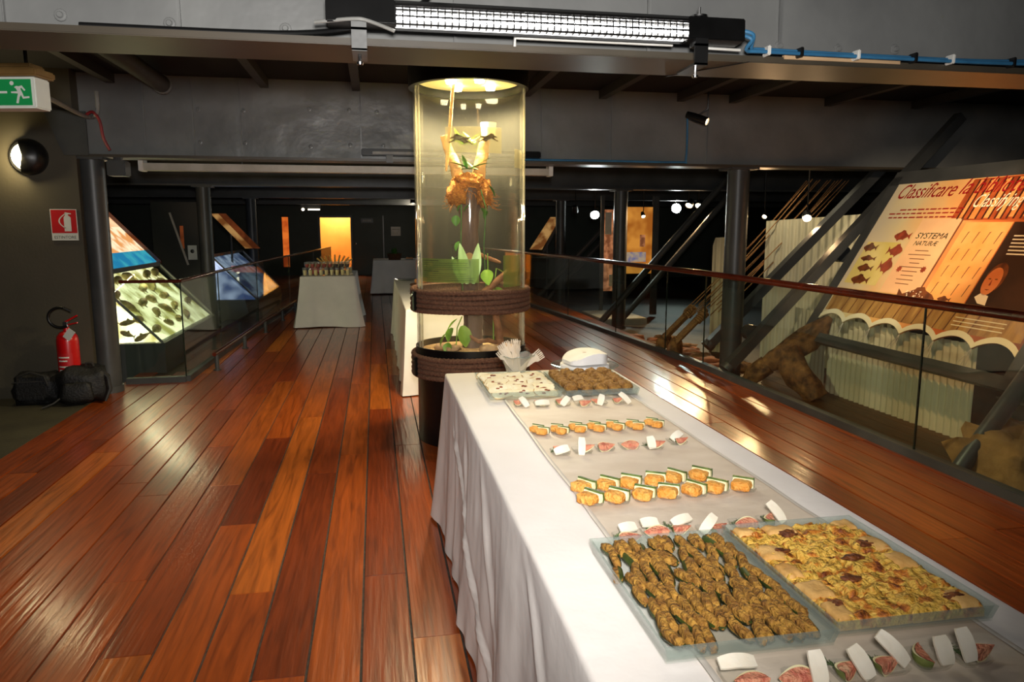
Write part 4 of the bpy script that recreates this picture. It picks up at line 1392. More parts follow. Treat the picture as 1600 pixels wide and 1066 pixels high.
def leaf_mesh(L, Wd, curl=0.2):
    vs, fs = [], []
    n = 8
    for i in range(n + 1):
        t = i / n
        w = Wd * (math.sin(PI * min(1, t * 0.93 + 0.05)) ** 0.8) * (1.15 - 0.4 * t)
        z = curl * L * (t * t) * -0.6
        for s_ in (-1, -0.5, 0, 0.5, 1):
            vs.append((s_ * w / 2, L * t, z + abs(s_) * w * 0.18))
    for i in range(n):
        for k in range(4):
            fs.append((i * 5 + k, i * 5 + k + 1, (i + 1) * 5 + k + 1, (i + 1) * 5 + k))
    m_ = len(vs)
    vs += [(v[0], v[1], v[2] - 0.0012) for v in vs]
    fs += [tuple(m_ + c for c in reversed(f)) for f in fs]
    return MB().add(vs, fs)


leafA = None
def plant(name, label, base, leaves, mat, stem_pts=None):
    t = thing(name, label, 'plant', base)
    if stem_pts:
        for sp in stem_pts:
            MB().tube(sp, 0.004, 6).build('stem', mat, t, smooth=True)
    proto = None
    for (p, rot, L, Wd) in leaves:
        o = leaf_mesh(L, Wd).build('leaf', mat, t, smooth=True, world=False, angle=80)
        o.location = Vector(p) - Vector(base)
        o.rotation_euler = tuple(R(a) for a in rot)
    return t


Yf = TY - 0.18
plant('pothos_plant', 'bright yellow-green broad-leaved plant right of the trunk foot', (0.79, Yf, 1.05),
      [((0.73, Yf, 1.19), (-60, 10, 170), 0.11, 0.09), ((0.80, Yf, 1.20), (-30, 0, -80), 0.13, 0.03), ((0.77, Yf, 1.09), (-70, 0, 30), 0.09, 0.07),
       ((0.81, Yf + 0.02, 1.07), (-60, 0, -40), 0.10, 0.07), ((0.74, Yf, 1.07), (-70, 0, 60), 0.08, 0.06)], 'leaf',
      [[(0.78, Yf, 0.66), (0.775, Yf, 1.0), (0.80, Yf, 1.20)], [(0.75, Yf + 0.02, 1.02), (0.74, Yf, 1.30)]])
plant('pothos_plant', 'bright green heart-leaved plant low at the left of the trunk', (0.52, Yf, 0.65),
      [((0.56, Yf - 0.04, 0.82), (-85, 10, 190), 0.15, 0.10), ((0.50, Yf, 0.80), (-60, 0, 120), 0.10, 0.08), ((0.45, Yf, 0.76), (-60, 0, 80), 0.09, 0.07), ((0.47, Yf, 0.70), (-70, 0, 150), 0.08, 0.07),
       ((0.53, Yf, 0.86), (-40, 0, 100), 0.10, 0.04)], 'leaf',
      [[(0.52, Yf, 0.64), (0.53, Yf, 0.80), (0.56, Yf - 0.03, 0.88)]])
plant('climbing_vine', 'thin green vine climbing the right of the trunk', (0.72, Yf + 0.04, 1.2),
      [((0.70, Yf, 1.60), (-50, 0, -60), 0.06, 0.04), ((0.75, Yf, 1.75), (-50, 0, -70), 0.09, 0.03), ((0.74, Yf, 1.58), (-50, 0, 30), 0.06, 0.04), ((0.62, Yf, 1.62), (-40, 0, 60), 0.06, 0.03)], 'leaf_dark',
      [[(0.735, Yf + 0.04, 1.05), (0.72, Yf + 0.03, 1.35), (0.735, Yf + 0.02, 1.6), (0.70, Yf + 0.02, 1.72)]])
plant('climbing_vine', 'green vine with round leaves climbing left of the trunk', (0.56, Yf + 0.04, 1.2),
      [((0.53, Yf, 1.55), (-80, 0, 170), 0.07, 0.06), ((0.56, Yf, 1.62), (-60, 0, 60), 0.05, 0.03), ((0.55, Yf, 1.38), (-60, 0, 120), 0.07, 0.05), ((0.54, Yf, 1.28), (-40, 0, 90), 0.09, 0.035), ((0.56, Yf, 1.20), (-60, 0, 60), 0.06, 0.04)], 'leaf_dark',
      [[(0.575, Yf + 0.04, 1.05), (0.565, Yf + 0.03, 1.35), (0.57, Yf + 0.02, 1.62)]])
plant('canopy_fern', 'yellow-green fern tuft between the trunk forks under the lamps', (0.65, TY - 0.04, 1.86),
      [((0.65 + 0.03 * math.cos(a), TY - 0.05, 1.86), (20 + 20 * math.sin(a * 3), 0, math.degrees(a)), 0.16, 0.03) for a in [q * 0.7 for q in range(9)]], 'leaf_dark')
plant('canopy_fern', 'pale fern tuft glowing behind the frog picture', (0.66, TY + 0.06, 2.02),
      [((0.64 + 0.05 * math.cos(a), TY + 0.04, 2.03), (30 + 20 * math.sin(a * 3), 0, math.degrees(a)), 0.14, 0.03) for a in [q * 0.63 for q in range(10)]], 'leaf')
plant('peace_lily', 'pale pointed leaves standing behind the green label', (0.63, Yf, 1.1),
      [((0.595, Yf - 0.05, 1.10), (80, -8, 0), 0.28, 0.075), ((0.635, Yf - 0.05, 1.10), (80, 10, 0), 0.28, 0.075), ((0.57, Yf - 0.03, 1.10), (78, -20, 0), 0.20, 0.06)], 'leaf_pale')
lg = thing('fallen_branch', 'sawn brown branch leaning at the terrarium foot at right', 'branch', (0.80, Yf, 1.04))
knobby(wobble((0.66, Yf - 0.02, 0.99), (0.875, Yf - 0.03, 1.18), 8, 0.01, 8.0), [0.03, 0.028, 0.026, 0.024, 0.023, 0.022, 0.022, 0.021, 0.02], 8, 'branch_wood', 'twig', lg, 10)
lg2 = thing('fallen_branch', 'crooked branch standing low between the rope bands at right', 'branch', (0.80, Yf, 0.63))
knobby(wobble((0.84, Yf, 0.62), (0.77, Yf, 1.0), 8, 0.03, 9.0), [0.034, 0.03, 0.028, 0.027, 0.026, 0.025, 0.024, 0.022, 0.02], 9, 'branch_wood', 'twig', lg2, 10)
lg3 = thing('curved_root', 'curved brown root lying on the terrarium sand', 'root', (0.7, Yf, 0.65))
knobby([(0.60, Yf - 0.03, 0.80), (0.62, Yf - 0.04, 0.74), (0.67, Yf - 0.04, 0.71), (0.74, Yf - 0.03, 0.715), (0.80, Yf, 0.69), (0.84, Yf, 0.65)], [0.008, 0.012, 0.015, 0.016, 0.015, 0.012], 10, 'root_wood', 'twig', lg3, 8)
for q, (x, y, z, s_) in enumerate(((0.50, Yf, 0.66, 0.10), (0.74, Yf - 0.06, 0.655, 0.14), (0.86, Yf, 0.66, 0.08), (0.42, Yf + 0.1, 0.66, 0.09))):
    o = MB().lump((x, y, z), (s_, s_ * 0.8, s_ * 0.5), q + 30, 0.5, 2.0, 14, 0.9).build('terrarium_stone', 'stone', smooth=True, angle=80)
    tag(o, ('tan stone on the sand at the left foot of the trunk', 'flat tan stone on the sand in front of the trunk', 'small tan stone at the right edge of the sand', 'tan stone at the left edge of the sand')[q], 'stone', 'stones on the terrarium sand')


def film(a0, a1, z0, z1, mat, name, label, rad=TR - 0.0125, parent=te):
    m = MB()
    m.grid(lambda u, v: (TX + rad * math.cos(R(a0 + (a1 - a0) * u)), TY + rad * math.sin(R(a0 + (a1 - a0) * u)), z0 + (z1 - z0) * v), 20, 2)
    o = m.build(name, mat, parent, smooth=True)
    o['label'] = label
    return o


def on_cyl(a, z, rad):
    return Vector((TX + rad * math.cos(R(a)), TY + rad * math.sin(R(a)), z))


lf = film(200, 272, 1.115, 1.27, 'label_film', 'text_label', 'translucent green text label')
lr_ = random.Random(4)
for q in range(10):
    z = 1.255 - q * 0.0138
    bold = q in (0, 5)
    a1 = 228 if bold else lr_.uniform(258, 268)
    MB().grid(lambda u, v: on_cyl(203 + (a1 - 203) * u, z + (0.0042 if bold else 0.0022) * v, TR - 0.0118), 14, 1).build('text_line', 'ink', lf)
film(300, 336, 1.08, 1.29, 'label_film', 'text_label', 'translucent green label on the right wall').hide_render = False
ff = film(238, 298, 1.94, 2.10, 'frog_film', 'picture_film', 'pale film printed with frogs')
def frog(a, z, s_, flip, nm='frog_print'):
    prof = [(0, 0.3), (0.4, 0.55), (0.8, 0.45), (1.0, 0.2), (1.35, 0.1), (1.5, -0.15), (1.2, -0.05), (0.9, -0.1), (1.2, -0.35), (1.7, -0.5), (1.55, -0.65), (1.0, -0.45), (0.5, -0.25),
            (0.0, -0.4), (-0.5, -0.75), (-1.1, -0.6), (-1.6, -0.9), (-1.7, -0.75), (-1.1, -0.4), (-0.8, -0.3), (-1.3, -0.1), (-1.5, 0.05), (-1.2, 0.12), (-0.6, 0.05)]
    vs = [on_cyl(a + flip * x * s_ / TR * 57.3, z + y * s_, TR - 0.0115) for (x, y) in prof]
    MB().add(vs, [tuple(range(len(vs)))]).build(nm, 'frog', ff)
frog(254, 2.03, 0.048, -1)
frog(283, 2.04, 0.042, 1)
film(318, 350, 1.86, 1.98, 'frog_film', 'picture_film', 'pale film on the right wall')

# ------------------------------------------------------------------ lamp on the first beam
LY = 2.545
lm = thing('louvred_light', 'long black tube light with white louvre clamped to the nearest beam', 'light fixture', (0.58, LY, 2.10))
MT['tube_glow'] = emit_mat('fluorescent_glow', (1.0, 0.97, 0.92, 1), 5.0)
MT['tube_hot'] = emit_mat('fluorescent_tube_glow', (1.0, 0.95, 0.88, 1), 145.0)
xa, xb = -0.13, 1.29
tilt = Matrix.Translation((0, LY, 2.150)) @ Matrix.Rotation(R(-3), 4, 'X')
def lbox(x0, x1, y0, y1, z0, z1):
    return MB().add(*box_vf(x0, x1, y0, y1, z0, z1), tilt)
def box_vf(x0, x1, y0, y1, z0, z1):
    vs = [(x0, y0, z0), (x1, y0, z0), (x1, y1, z0), (x0, y1, z0), (x0, y0, z1), (x1, y0, z1), (x1, y1, z1), (x0, y1, z1)]
    fs = [(3, 2, 1, 0), (4, 5, 6, 7), (0, 1, 5, 4), (1, 2, 6, 5), (2, 3, 7, 6), (3, 0, 4, 7)]
    return vs, fs
# housing: top/back shell and the two closed ends
xl, xr = 0.085, 1.085
prof = [(-0.030, 0.030), (-0.012, 0.044), (0.035, 0.044), (0.045, 0.030), (0.045, -0.036), (0.038, -0.036), (0.038, 0.026), (0.030, 0.036), (-0.010, 0.036), (-0.026, 0.024)]
vs = [(x, p[0], p[1]) for x in (xa, xb) for p in prof]
n = len(prof)
fs = [tuple(range(n)), tuple(range(2 * n - 1, n - 1, -1))] + [(i, (i + 1) % n, n + (i + 1) % n, n + i) for i in range(n)]
MB().add(vs, fs, tilt).build('housing_shell', 'black_gloss', lm, smooth=True, angle=35)
lbox(xa - 0.004, xl, -0.031, 0.045, -0.036, 0.040).build('end_cover', 'black_gloss', lm, bevel=0.004)
lbox(xr, xb + 0.004, -0.031, 0.045, -0.036, 0.040).build('end_cover', 'black_gloss', lm, bevel=0.004)
lbox(xl, xr, 0.020, 0.026, -0.030, 0.022).build('lit_reflector', 'tube_glow', lm)
MB().tube([tilt @ Vector((xl, 0.006, 0.0)), tilt @ Vector((xr, 0.006, 0.0))], 0.010, 10).build('fluorescent_tube', 'tube_hot', lm, smooth=True)
for zz in (-0.034, -0.008, 0.018):
    lbox(xl, xr, -0.030, -0.024, zz - 0.0026, zz + 0.0026).build('louvre_rail', 'black', lm)
nb = 44
pb = None
for q in range(nb + 1):
    x = xl + (xr - xl) * q / nb
    if pb is None:
        pb = MB().add(*box_vf(-0.0022, 0.0022, -0.030, 0.0, -0.036, 0.022)).build('louvre_blade', 'black', lm, world=False)
        o = pb
    else:
        o = inst(pb, 'louvre_blade', (0, 0, 0), parent=lm)
    o.location = tilt @ Vector((x, 0, 0)) - lm.location
    o.rotation_euler = (R(-3), 0, 0)
for x in (-0.032, 1.13):
    c = MB().bb(x - 0.024, x + 0.024, LY - 0.038, LY + 0.01, ZB + 0.012, 2.118).bb(x - 0.024, x + 0.024, LY - 0.038, LY - 0.028, ZB - 0.05, ZB + 0.02).bb(x - 0.024, x + 0.024, LY - 0.038, LY + 0.12, ZB - 0.052, ZB - 0.044).build('clamp', 'steel' if x < 0 else 'black', lm)
    MB().tube([(x, LY + 0.01, ZB - 0.085), (x, LY + 0.01, ZB - 0.045)], 0.006, 8).lathe([(0.0, 0.0), (0.010, 0.0), (0.012, 0.008), (0.0, 0.012)], 10, (x, LY + 0.01, ZB - 0.085)).build('clamp_screw', 'chrome', lm, smooth=True)
    MB().tube([(x + 0.012, LY + 0.02, 2.19), (x + 0.012, LY + 0.02, 2.235)], 0.005, 8).lathe([(0.0, 0.0), (0.03, 0.0), (0.03, 0.006), (0.0, 0.006)], 12, (x + 0.012, LY + 0.02, 2.20)).build('top_bolt', 'chrome', lm, smooth=True)

def cable(name, label, pts, r, mat, group=None):
    # smooth polyline through the points
    P_ = [Vector(p) for p in pts]
    out = []
    for i in range(len(P_) - 1):
        p0, p1, p2, p3 = P_[max(i - 1, 0)], P_[i], P_[i + 1], P_[min(i + 2, len(P_) - 1)]
        for k in range(6):
            t = k / 6
            out.append(0.5 * ((2 * p1) + (p2 - p0) * t + (2 * p0 - 5 * p1 + 4 * p2 - p3) * t * t + (3 * p1 - p0 - 3 * p2 + p3) * t ** 3))
    out.append(P_[-1])
    o = MB().tube(out, r, 8).build(name, mat, smooth=True)
    return tag(o, label, 'cable', group)


cy = 2.60
cable('blue_cable', 'upper blue cable looping from the lamp end along the nearest beam', [(1.295, LY + 0.02, 2.165), (1.345, LY + 0.01, 2.15), (1.36, cy - 0.01, 2.112), (1.42, cy, 2.112), (1.9, cy, 2.108), (2.4, cy, 2.110), (2.9, cy, 2.14)], 0.0068, 'blue_cable', 'blue cables on the nearest beam')
cable('blue_cable', 'lower blue cable from the lamp end along the nearest beam', [(1.295, LY, 2.145), (1.325, LY - 0.02, 2.125), (1.33, cy - 0.03, 2.10), (1.42, cy - 0.02, 2.100), (1.9, cy - 0.02, 2.098), (2.4, cy - 0.02, 2.098), (2.9, cy - 0.02, 2.11)], 0.0068, 'blue_cable', 'blue cables on the nearest beam')
for q, x in enumerate((1.42, 1.55, 1.78, 2.02, 2.18, 2.45)):
    o = MB().box((x, cy - 0.01, 2.104), (0.012, 0.044, 0.034)).build('cable_tie', 'white' if q % 2 == 0 else 'black', bevel=0.003)
    tag(o, ('white cable tie' if q % 2 == 0 else 'black cable tie') + ' around the blue cables, %s from the lamp' % ORD[q], 'cable tie', 'ties on the blue cables')
o = MB().bb(1.50, 1.98, 2.607, 2.623, ZB + 0.004, ZB + 0.020).build('wood_batten', 'batten')
tag(o, 'thin pale wooden batten on the nearest beam under the blue cables', 'batten')
gc = thing('wire_conduit', 'thin white wire running below the lamp along the beam', 'cable', (0.5, 2.59, 2.1))
MB().tube([(0.49, 2.605, 2.085), (0.49, 2.60, 2.110), (0.51, 2.60, 2.112), (1.06, 2.60, 2.112)], 0.005, 6).build('left_wire', 'white', gc, smooth=True)
MB().tube([(1.155, 2.605, 2.09), (1.16, 2.60, 2.108), (1.32, 2.60, 2.106)], 0.005, 6).build('right_wire', 'white', gc, smooth=True)
cable('grey_cable', 'thin grey cable passing over the lamp clamp at left', [(-0.17, LY, 2.118), (-0.05, LY - 0.045, 2.122), (0.0, LY - 0.044, 2.118), (0.08, LY - 0.01, 2.10)], 0.006, 'grey_cable')
cable('black_cable', 'thick dark cable dipping behind the left lamp clamp', [(-0.9, 2.66, 2.104), (-0.3, 2.66, 2.106), (-0.05, 2.60, 2.12), (0.06, 2.60, 2.16)], 0.010, 'black')
cable('black_cable', 'dark cable rising above the lamp to the ceiling', [(0.15, LY + 0.02, 2.19), (0.19, LY + 0.04, 2.22), (0.26, 2.64, 2.4), (0.3, 2.64, 2.76)], 0.010, 'black')
cable('blue_cable', 'blue cable along the lower edge of the second beam', [(1.32, 6.98, 2.105), (2.2, 6.97, 2.105), (2.95, 6.97, 2.105), (3.02, 6.97, 2.14), (3.02, 6.97, 2.55)], 0.010, 'blue_cable')

# ------------------------------------------------------------------ left wall: exit sign, lamp, extinguisher, bags
MT['sign_green'] = M('exit_green', sr(20, 120, 62), 0.4, col2=sr(24, 130, 68), nscale=5, emit=sr(20, 120, 62), estr=0.25)
MT['sign_white'] = M('sign_white', sr(220, 224, 214), 0.5, col2=sr(210, 214, 204), nscale=5)
MT['sign_red'] = M('sign_red', sr(196, 26, 30), 0.45, col2=sr(186, 22, 26), nscale=5)
MT['sign_cap'] = M('yellowed_plastic_cap', sr(120, 92, 50), 0.5, col2=sr(104, 78, 40), nscale=8)
ex = thing('exit_sign', 'green running-man exit sign hanging at the upper left', 'sign', (-1.70, 3.92, 2.03), (0, 0, R(-12)))
MB().bb(-0.22, 0.185, -0.012, 0.10, -0.012, 0.128).build('sign_body', 'sign_white', ex, world=False, bevel=0.006)
MB().bb(-0.24, 0.205, -0.03, 0.12, 0.129, 0.165).bb(-0.20, 0.17, -0.01, 0.10, 0.165, 0.19).build('top_cap', 'sign_cap', ex, world=False, bevel=0.008)
g = MB().bb(-0.21, 0.168, -0.0155, -0.0125, 0.0, 0.116).build('green_face', 'sign_green', ex, world=False)
def face_poly(poly, nm, mat, parent, y):
    m = MB().prism(poly, 0.001, Matrix.Translation((0, y, 0)) @ Matrix.Rotation(PI / 2, 4, 'X'))
    return m.build(nm, mat, parent, world=False)
face_poly([(-0.21, 0.053), (0.055, 0.053), (0.055, 0.063), (-0.21, 0.063)], 'arrow_bar', 'sign_white', g, -0.0158)
man = [(0.100, 0.086), (0.112, 0.084), (0.126, 0.088), (0.142, 0.068), (0.136, 0.063), (0.124, 0.077), (0.118, 0.074), (0.126, 0.056), (0.132, 0.038), (0.158, 0.040), (0.158, 0.032), (0.127, 0.029),
       (0.119, 0.046), (0.112, 0.036), (0.104, 0.008), (0.094, 0.010), (0.102, 0.040), (0.106, 0.052), (0.074, 0.054), (0.074, 0.061), (0.104, 0.062), (0.098, 0.074), (0.090, 0.080)]
face_poly(man, 'running_figure', 'sign_white', g, -0.0158)
face_poly([(0.080 + 0.0095 * math.cos(2 * PI * q / 16), 0.098 + 0.0095 * math.sin(2 * PI * q / 16)) for q in range(16)], 'figure_head', 'sign_white', g, -0.0158)
for x in (-0.15, 0.12):
    MB().tube([(x, 0.04, 0.18), (x, 0.04, 0.75)], 0.008, 8).build('hanger_rod', 'black', ex, world=False, smooth=True)

wlx, wlz = -2.83, 2.055
lp = thing('round_wall_lamp', 'round black wall lamp glowing through its left half', 'lamp', (wlx, 6.96, wlz))
Mw = Matrix.Translation((wlx, 6.96, wlz)) @ Matrix.Rotation(PI / 2, 4, 'X')
MB().lathe([(0.0, 0.0), (0.15, 0.0), (0.15, 0.03), (0.135, 0.045), (0.0, 0.045)], 40, mat=Mw).build('back_plate', 'black', lp, smooth=True)
MT['wall_glow'] = emit_mat('warm_lamp_glass', (1.0, 0.86, 0.50, 1), 16.0)
MB().lathe([(0.115, 0.045), (0.105, 0.08), (0.07, 0.105), (0.0, 0.115)], 32, mat=Mw).build('glass_dome', 'wall_glow', lp, smooth=True)
# half shade over the right side
MB().lathe([(0.150, 0.03), (0.140, 0.085), (0.10, 0.125), (0.0, 0.140)], 24, mat=Mw, a0=R(-105), a1=R(105)).build('half_shade', 'black', lp, smooth=True)
light('wall_lamp_light', 'POINT', (wlx - 0.08, 6.80, wlz - 0.02), 9, (1.0, 0.80, 0.42), 0.06, parent=lp)

sg = thing('extinguisher_sign', 'red and white extinguisher sign on the dark wall', 'sign', (-2.605, 6.955, 1.495))
MB().bb(-0.107, 0.107, -0.006, 0.0, -0.135, 0.135).build('sign_plate', 'sign_white', sg, world=False, bevel=0.003)
q = MB().bb(-0.098, 0.098, -0.0075, -0.0055, -0.07, 0.126).build('red_field', 'sign_red', sg, world=False)
face_poly([(0.0, -0.055), (0.055, -0.055), (0.055, 0.060), (0.045, 0.072), (0.035, 0.078), (0.035, 0.088), (0.06, 0.088), (0.06, 0.096), (0.012, 0.106), (0.012, 0.078), (0.004, 0.070), (0.0, 0.060)], 'extinguisher_symbol', 'sign_white', q, -0.0078)
hz = [(0.012 - 0.055 * math.sin(PI * t / 8 * 0.95) * (1.0), 0.096 - 0.125 * t / 8) for t in range(9)]
hz2 = [(p[0] + 0.011, p[1]) for p in reversed(hz)]
face_poly(hz + hz2, 'hose_symbol', 'sign_white', q, -0.0078)
text_mesh('ESTINTORE', 0.035, 'ink', sg, (0, -0.0072, -0.117), rot=(PI / 2, 0, 0), width=0.17, align='CENTER')

fe = thing('fire_extinguisher', 'red fire extinguisher with black hose and paper tag by the column', 'extinguisher', (-2.60, 6.78, 0.0))
MT['ext_red'] = M('extinguisher_red', sr(200, 16, 20), 0.3, col2=sr(186, 12, 16), nscale=4, coat=0.3)
MB().lathe([(0.0, 0.0), (0.078, 0.0), (0.085, 0.02), (0.085, 0.52), (0.078, 0.56), (0.055, 0.592), (0.025, 0.605), (0.022, 0.64), (0.0, 0.64)], 32).build('cylinder_body', 'ext_red', fe, world=False, smooth=True)
MB().lathe([(0.0856, 0.12), (0.0856, 0.42)], 16, a0=R(225), a1=R(310)).build('instruction_label', 'sign_red', fe, world=False, smooth=True)
for z, w in ((0.38, 60), (0.35, 50), (0.30, 66), (0.27, 60), (0.24, 62), (0.19, 40), (0.16, 56)):
    MB().lathe([(0.0860, z), (0.0860, z + 0.012)], 10, a0=R(232), a1=R(232 + w)).build('label_line', 'sign_white', fe, world=False)
MB().box((0.0, 0, 0.66), (0.04, 0.04, 0.05)).build('valve', 'chrome', fe, world=False, bevel=0.005)
MB().bar((-0.02, 0, 0.67), (0.10, -0.02, 0.735), 0.022, 0.012).bar((-0.01, 0, 0.65), (0.10, -0.02, 0.675), 0.02, 0.01).build('grip_handle', 'ext_red', fe, world=False, bevel=0.003)
hp = []
for q in range(15):
    a = R(-60 - 230 * q / 14)
    hp.append((-0.03 + 0.095 * math.cos(a) * 1.0, -0.02, 0.72 + 0.085 * math.sin(a)))
MB().tube(hp, 0.012, 10).build('hose', 'black', fe, world=False, smooth=True)
MB().tube([hp[-1], (hp[-1][0] + 0.055, -0.02, hp[-1][2] - 0.03)], 0.015, 10).build('hose_nozzle', 'chrome', fe, world=False, smooth=True)
MB().box((0.055, -0.10, 0.585), (0.062, 0.003, 0.10), (0.25, R(40), 0)).build('paper_tag', 'sign_white', fe, world=False)

MT['nylon'] = M('black_nylon', sr(9, 9, 9), 0.6, col2=sr(16, 16, 16), nscale=20, bump=0.3, bscale=60)
MT['nylon_trim'] = M('grey_nylon_strap', sr(34, 34, 32), 0.6, col2=sr(44, 42, 40), nscale=30)
bg = thing('shoulder_bag', 'black soft shoulder bag on the floor against the wall', 'bag', (-2.84, 6.74, 0.0))
MB().lump((0, 0, 0.125), (0.36, 0.24, 0.26), 3, 0.22, 2.2, 28, 0.5).build('bag_body', 'nylon', bg, world=False, smooth=True, angle=80)
MB().tube([(-0.12, -0.10, 0.16), (-0.10, -0.13, 0.25), (0.0, -0.13, 0.285), (0.10, -0.13, 0.25), (0.12, -0.11, 0.15)], 0.010, 8).build('carry_handle', 'nylon_trim', bg, world=False, smooth=True)
MB().box((-0.01, -0.125, 0.11), (0.22, 0.03, 0.12)).build('front_pocket', 'nylon', bg, world=False, bevel=0.012)
MB().bar((-0.15, -0.118, 0.20), (0.14, -0.118, 0.205), 0.008, 0.010).build('zip', 'nylon_trim', bg, world=False)
bp = thing('backpack', 'black backpack slumped beside the column in front of the extinguisher', 'bag', (-2.47, 6.70, 0.0), (0, 0, R(10)))
MB().lump((0.0, 0, 0.155), (0.38, 0.28, 0.32), 8, 0.3, 2.0, 28, 0.62).build('pack_body', 'nylon', bp, world=False, smooth=True, angle=80)
MB().lump((-0.03, -0.12, 0.11), (0.24, 0.12, 0.18), 9, 0.2, 2.0, 22, 0.6).build('front_pocket', 'nylon', bp, world=False, smooth=True, angle=80)
MB().tube([(0.03, -0.05, 0.31), (0.04, -0.06, 0.345), (0.08, -0.05, 0.345), (0.09, -0.04, 0.30)], 0.010, 8).build('top_loop', 'nylon_trim', bp, world=False, smooth=True)
MB().tube([(0.13, -0.06, 0.28), (0.20, -0.10, 0.22), (0.21, -0.11, 0.12), (0.17, -0.13, 0.02)], [0.014, 0.018, 0.018, 0.010], 8).build('shoulder_strap', 'nylon_trim', bp, world=False, smooth=True)
MB().tube([(-0.12, -0.14, 0.10), (-0.20, -0.18, 0.04), (-0.28, -0.20, 0.012)], 0.008, 8).build('loose_strap', 'nylon_trim', bp, world=False, smooth=True)
MB().box((0.02, -0.185, 0.15), (0.03, 0.01, 0.02)).build('buckle', 'nylon_trim', bp, world=False, bevel=0.003)

# cables, pipe and small box near the left column
cable('red_cable', 'red cable looping down beside the left column top', [(-2.36, 6.93, 2.40), (-2.30, 6.92, 2.43), (-2.25, 6.92, 2.36), (-2.23, 6.92, 2.22), (-2.19, 6.93, 2.12)], 0.012, 'red_cable')
cable('grey_conduit', 'blue-grey conduit from the exit sign to the left column', [(-1.70, 4.1, 2.12), (-2.0, 5.2, 2.28), (-2.35, 6.88, 2.39), (-2.27, 6.93, 2.42), (-2.26, 6.94, 2.60)], 0.016, 'grey_cable')
sb = thing('small_speaker', 'small dark box hanging under the second beam by the left column', 'speaker', (-2.16, 7.0, 1.95))
MB().box((-2.16, 7.02, 1.975), (0.15, 0.16, 0.13)).build('box_body', 'steel_dark', sb, bevel=0.01)
MB().bb(-2.19, -2.13, 6.99, 7.05, 2.04, 2.075).build('mount_bracket', 'chrome', sb)
wbx = thing('long_white_channel', 'long pale metal channel under the second beam, passing behind the terrarium', 'channel', (-0.2, 7.36, 2.0))
MB().bb(-2.07, 1.74, 7.30, 7.42, 1.985, 2.05).build('channel_body', 'greywhite', wbx, bevel=0.004)
for x in (-2.06, 1.74):
    MB().bb(x - 0.02, x + 0.02, 7.285, 7.43, 1.978, 2.085).build('channel_end_cap', 'white', wbx, bevel=0.004)
for x in (-1.2, 0.4):
    MB().tube([(x, 7.36, 2.05), (x, 7.36, 2.70)], 0.008, 8).build('hanger_rod', 'steel_dark', wbx, smooth=True)
dl = thing('dark_tube_light', 'black tube light clamped on the second beam behind the terrarium', 'light fixture', (0.6, 6.95, 2.13))
MB().bb(-0.10, 1.55, 6.91, 6.97, 2.115, 2.175).build('housing_shell', 'black_gloss', dl, bevel=0.008)
MB().bb(0.0, 1.40, 6.903, 6.911, 2.125, 2.148).build('louvre_strip', 'grey_cable', dl)
MB().bb(0.12, 0.18, 6.90, 6.98, ZB - 0.03, 2.115).build('clamp', 'steel_dark', dl)
pp = thing('ceiling_pipe', 'dark round pipe running under the ceiling at upper left', 'pipe', (-1.75, 5.0, 2.6))
MB().tube([(-1.72, 3.0, 2.66), (-1.72, 6.85, 2.66)], 0.07, 16).build('pipe_tube', 'joist', pp, smooth=True)
MB().lathe([(0.07, 0.0), (0.08, 0.0), (0.08, 0.03), (0.07, 0.03)], 20, mat=Matrix.Translation((-1.72, 6.86, 2.66)) @ Matrix.Rotation(PI / 2, 4, 'X')).build('pipe_collar', 'steel', pp, smooth=True)

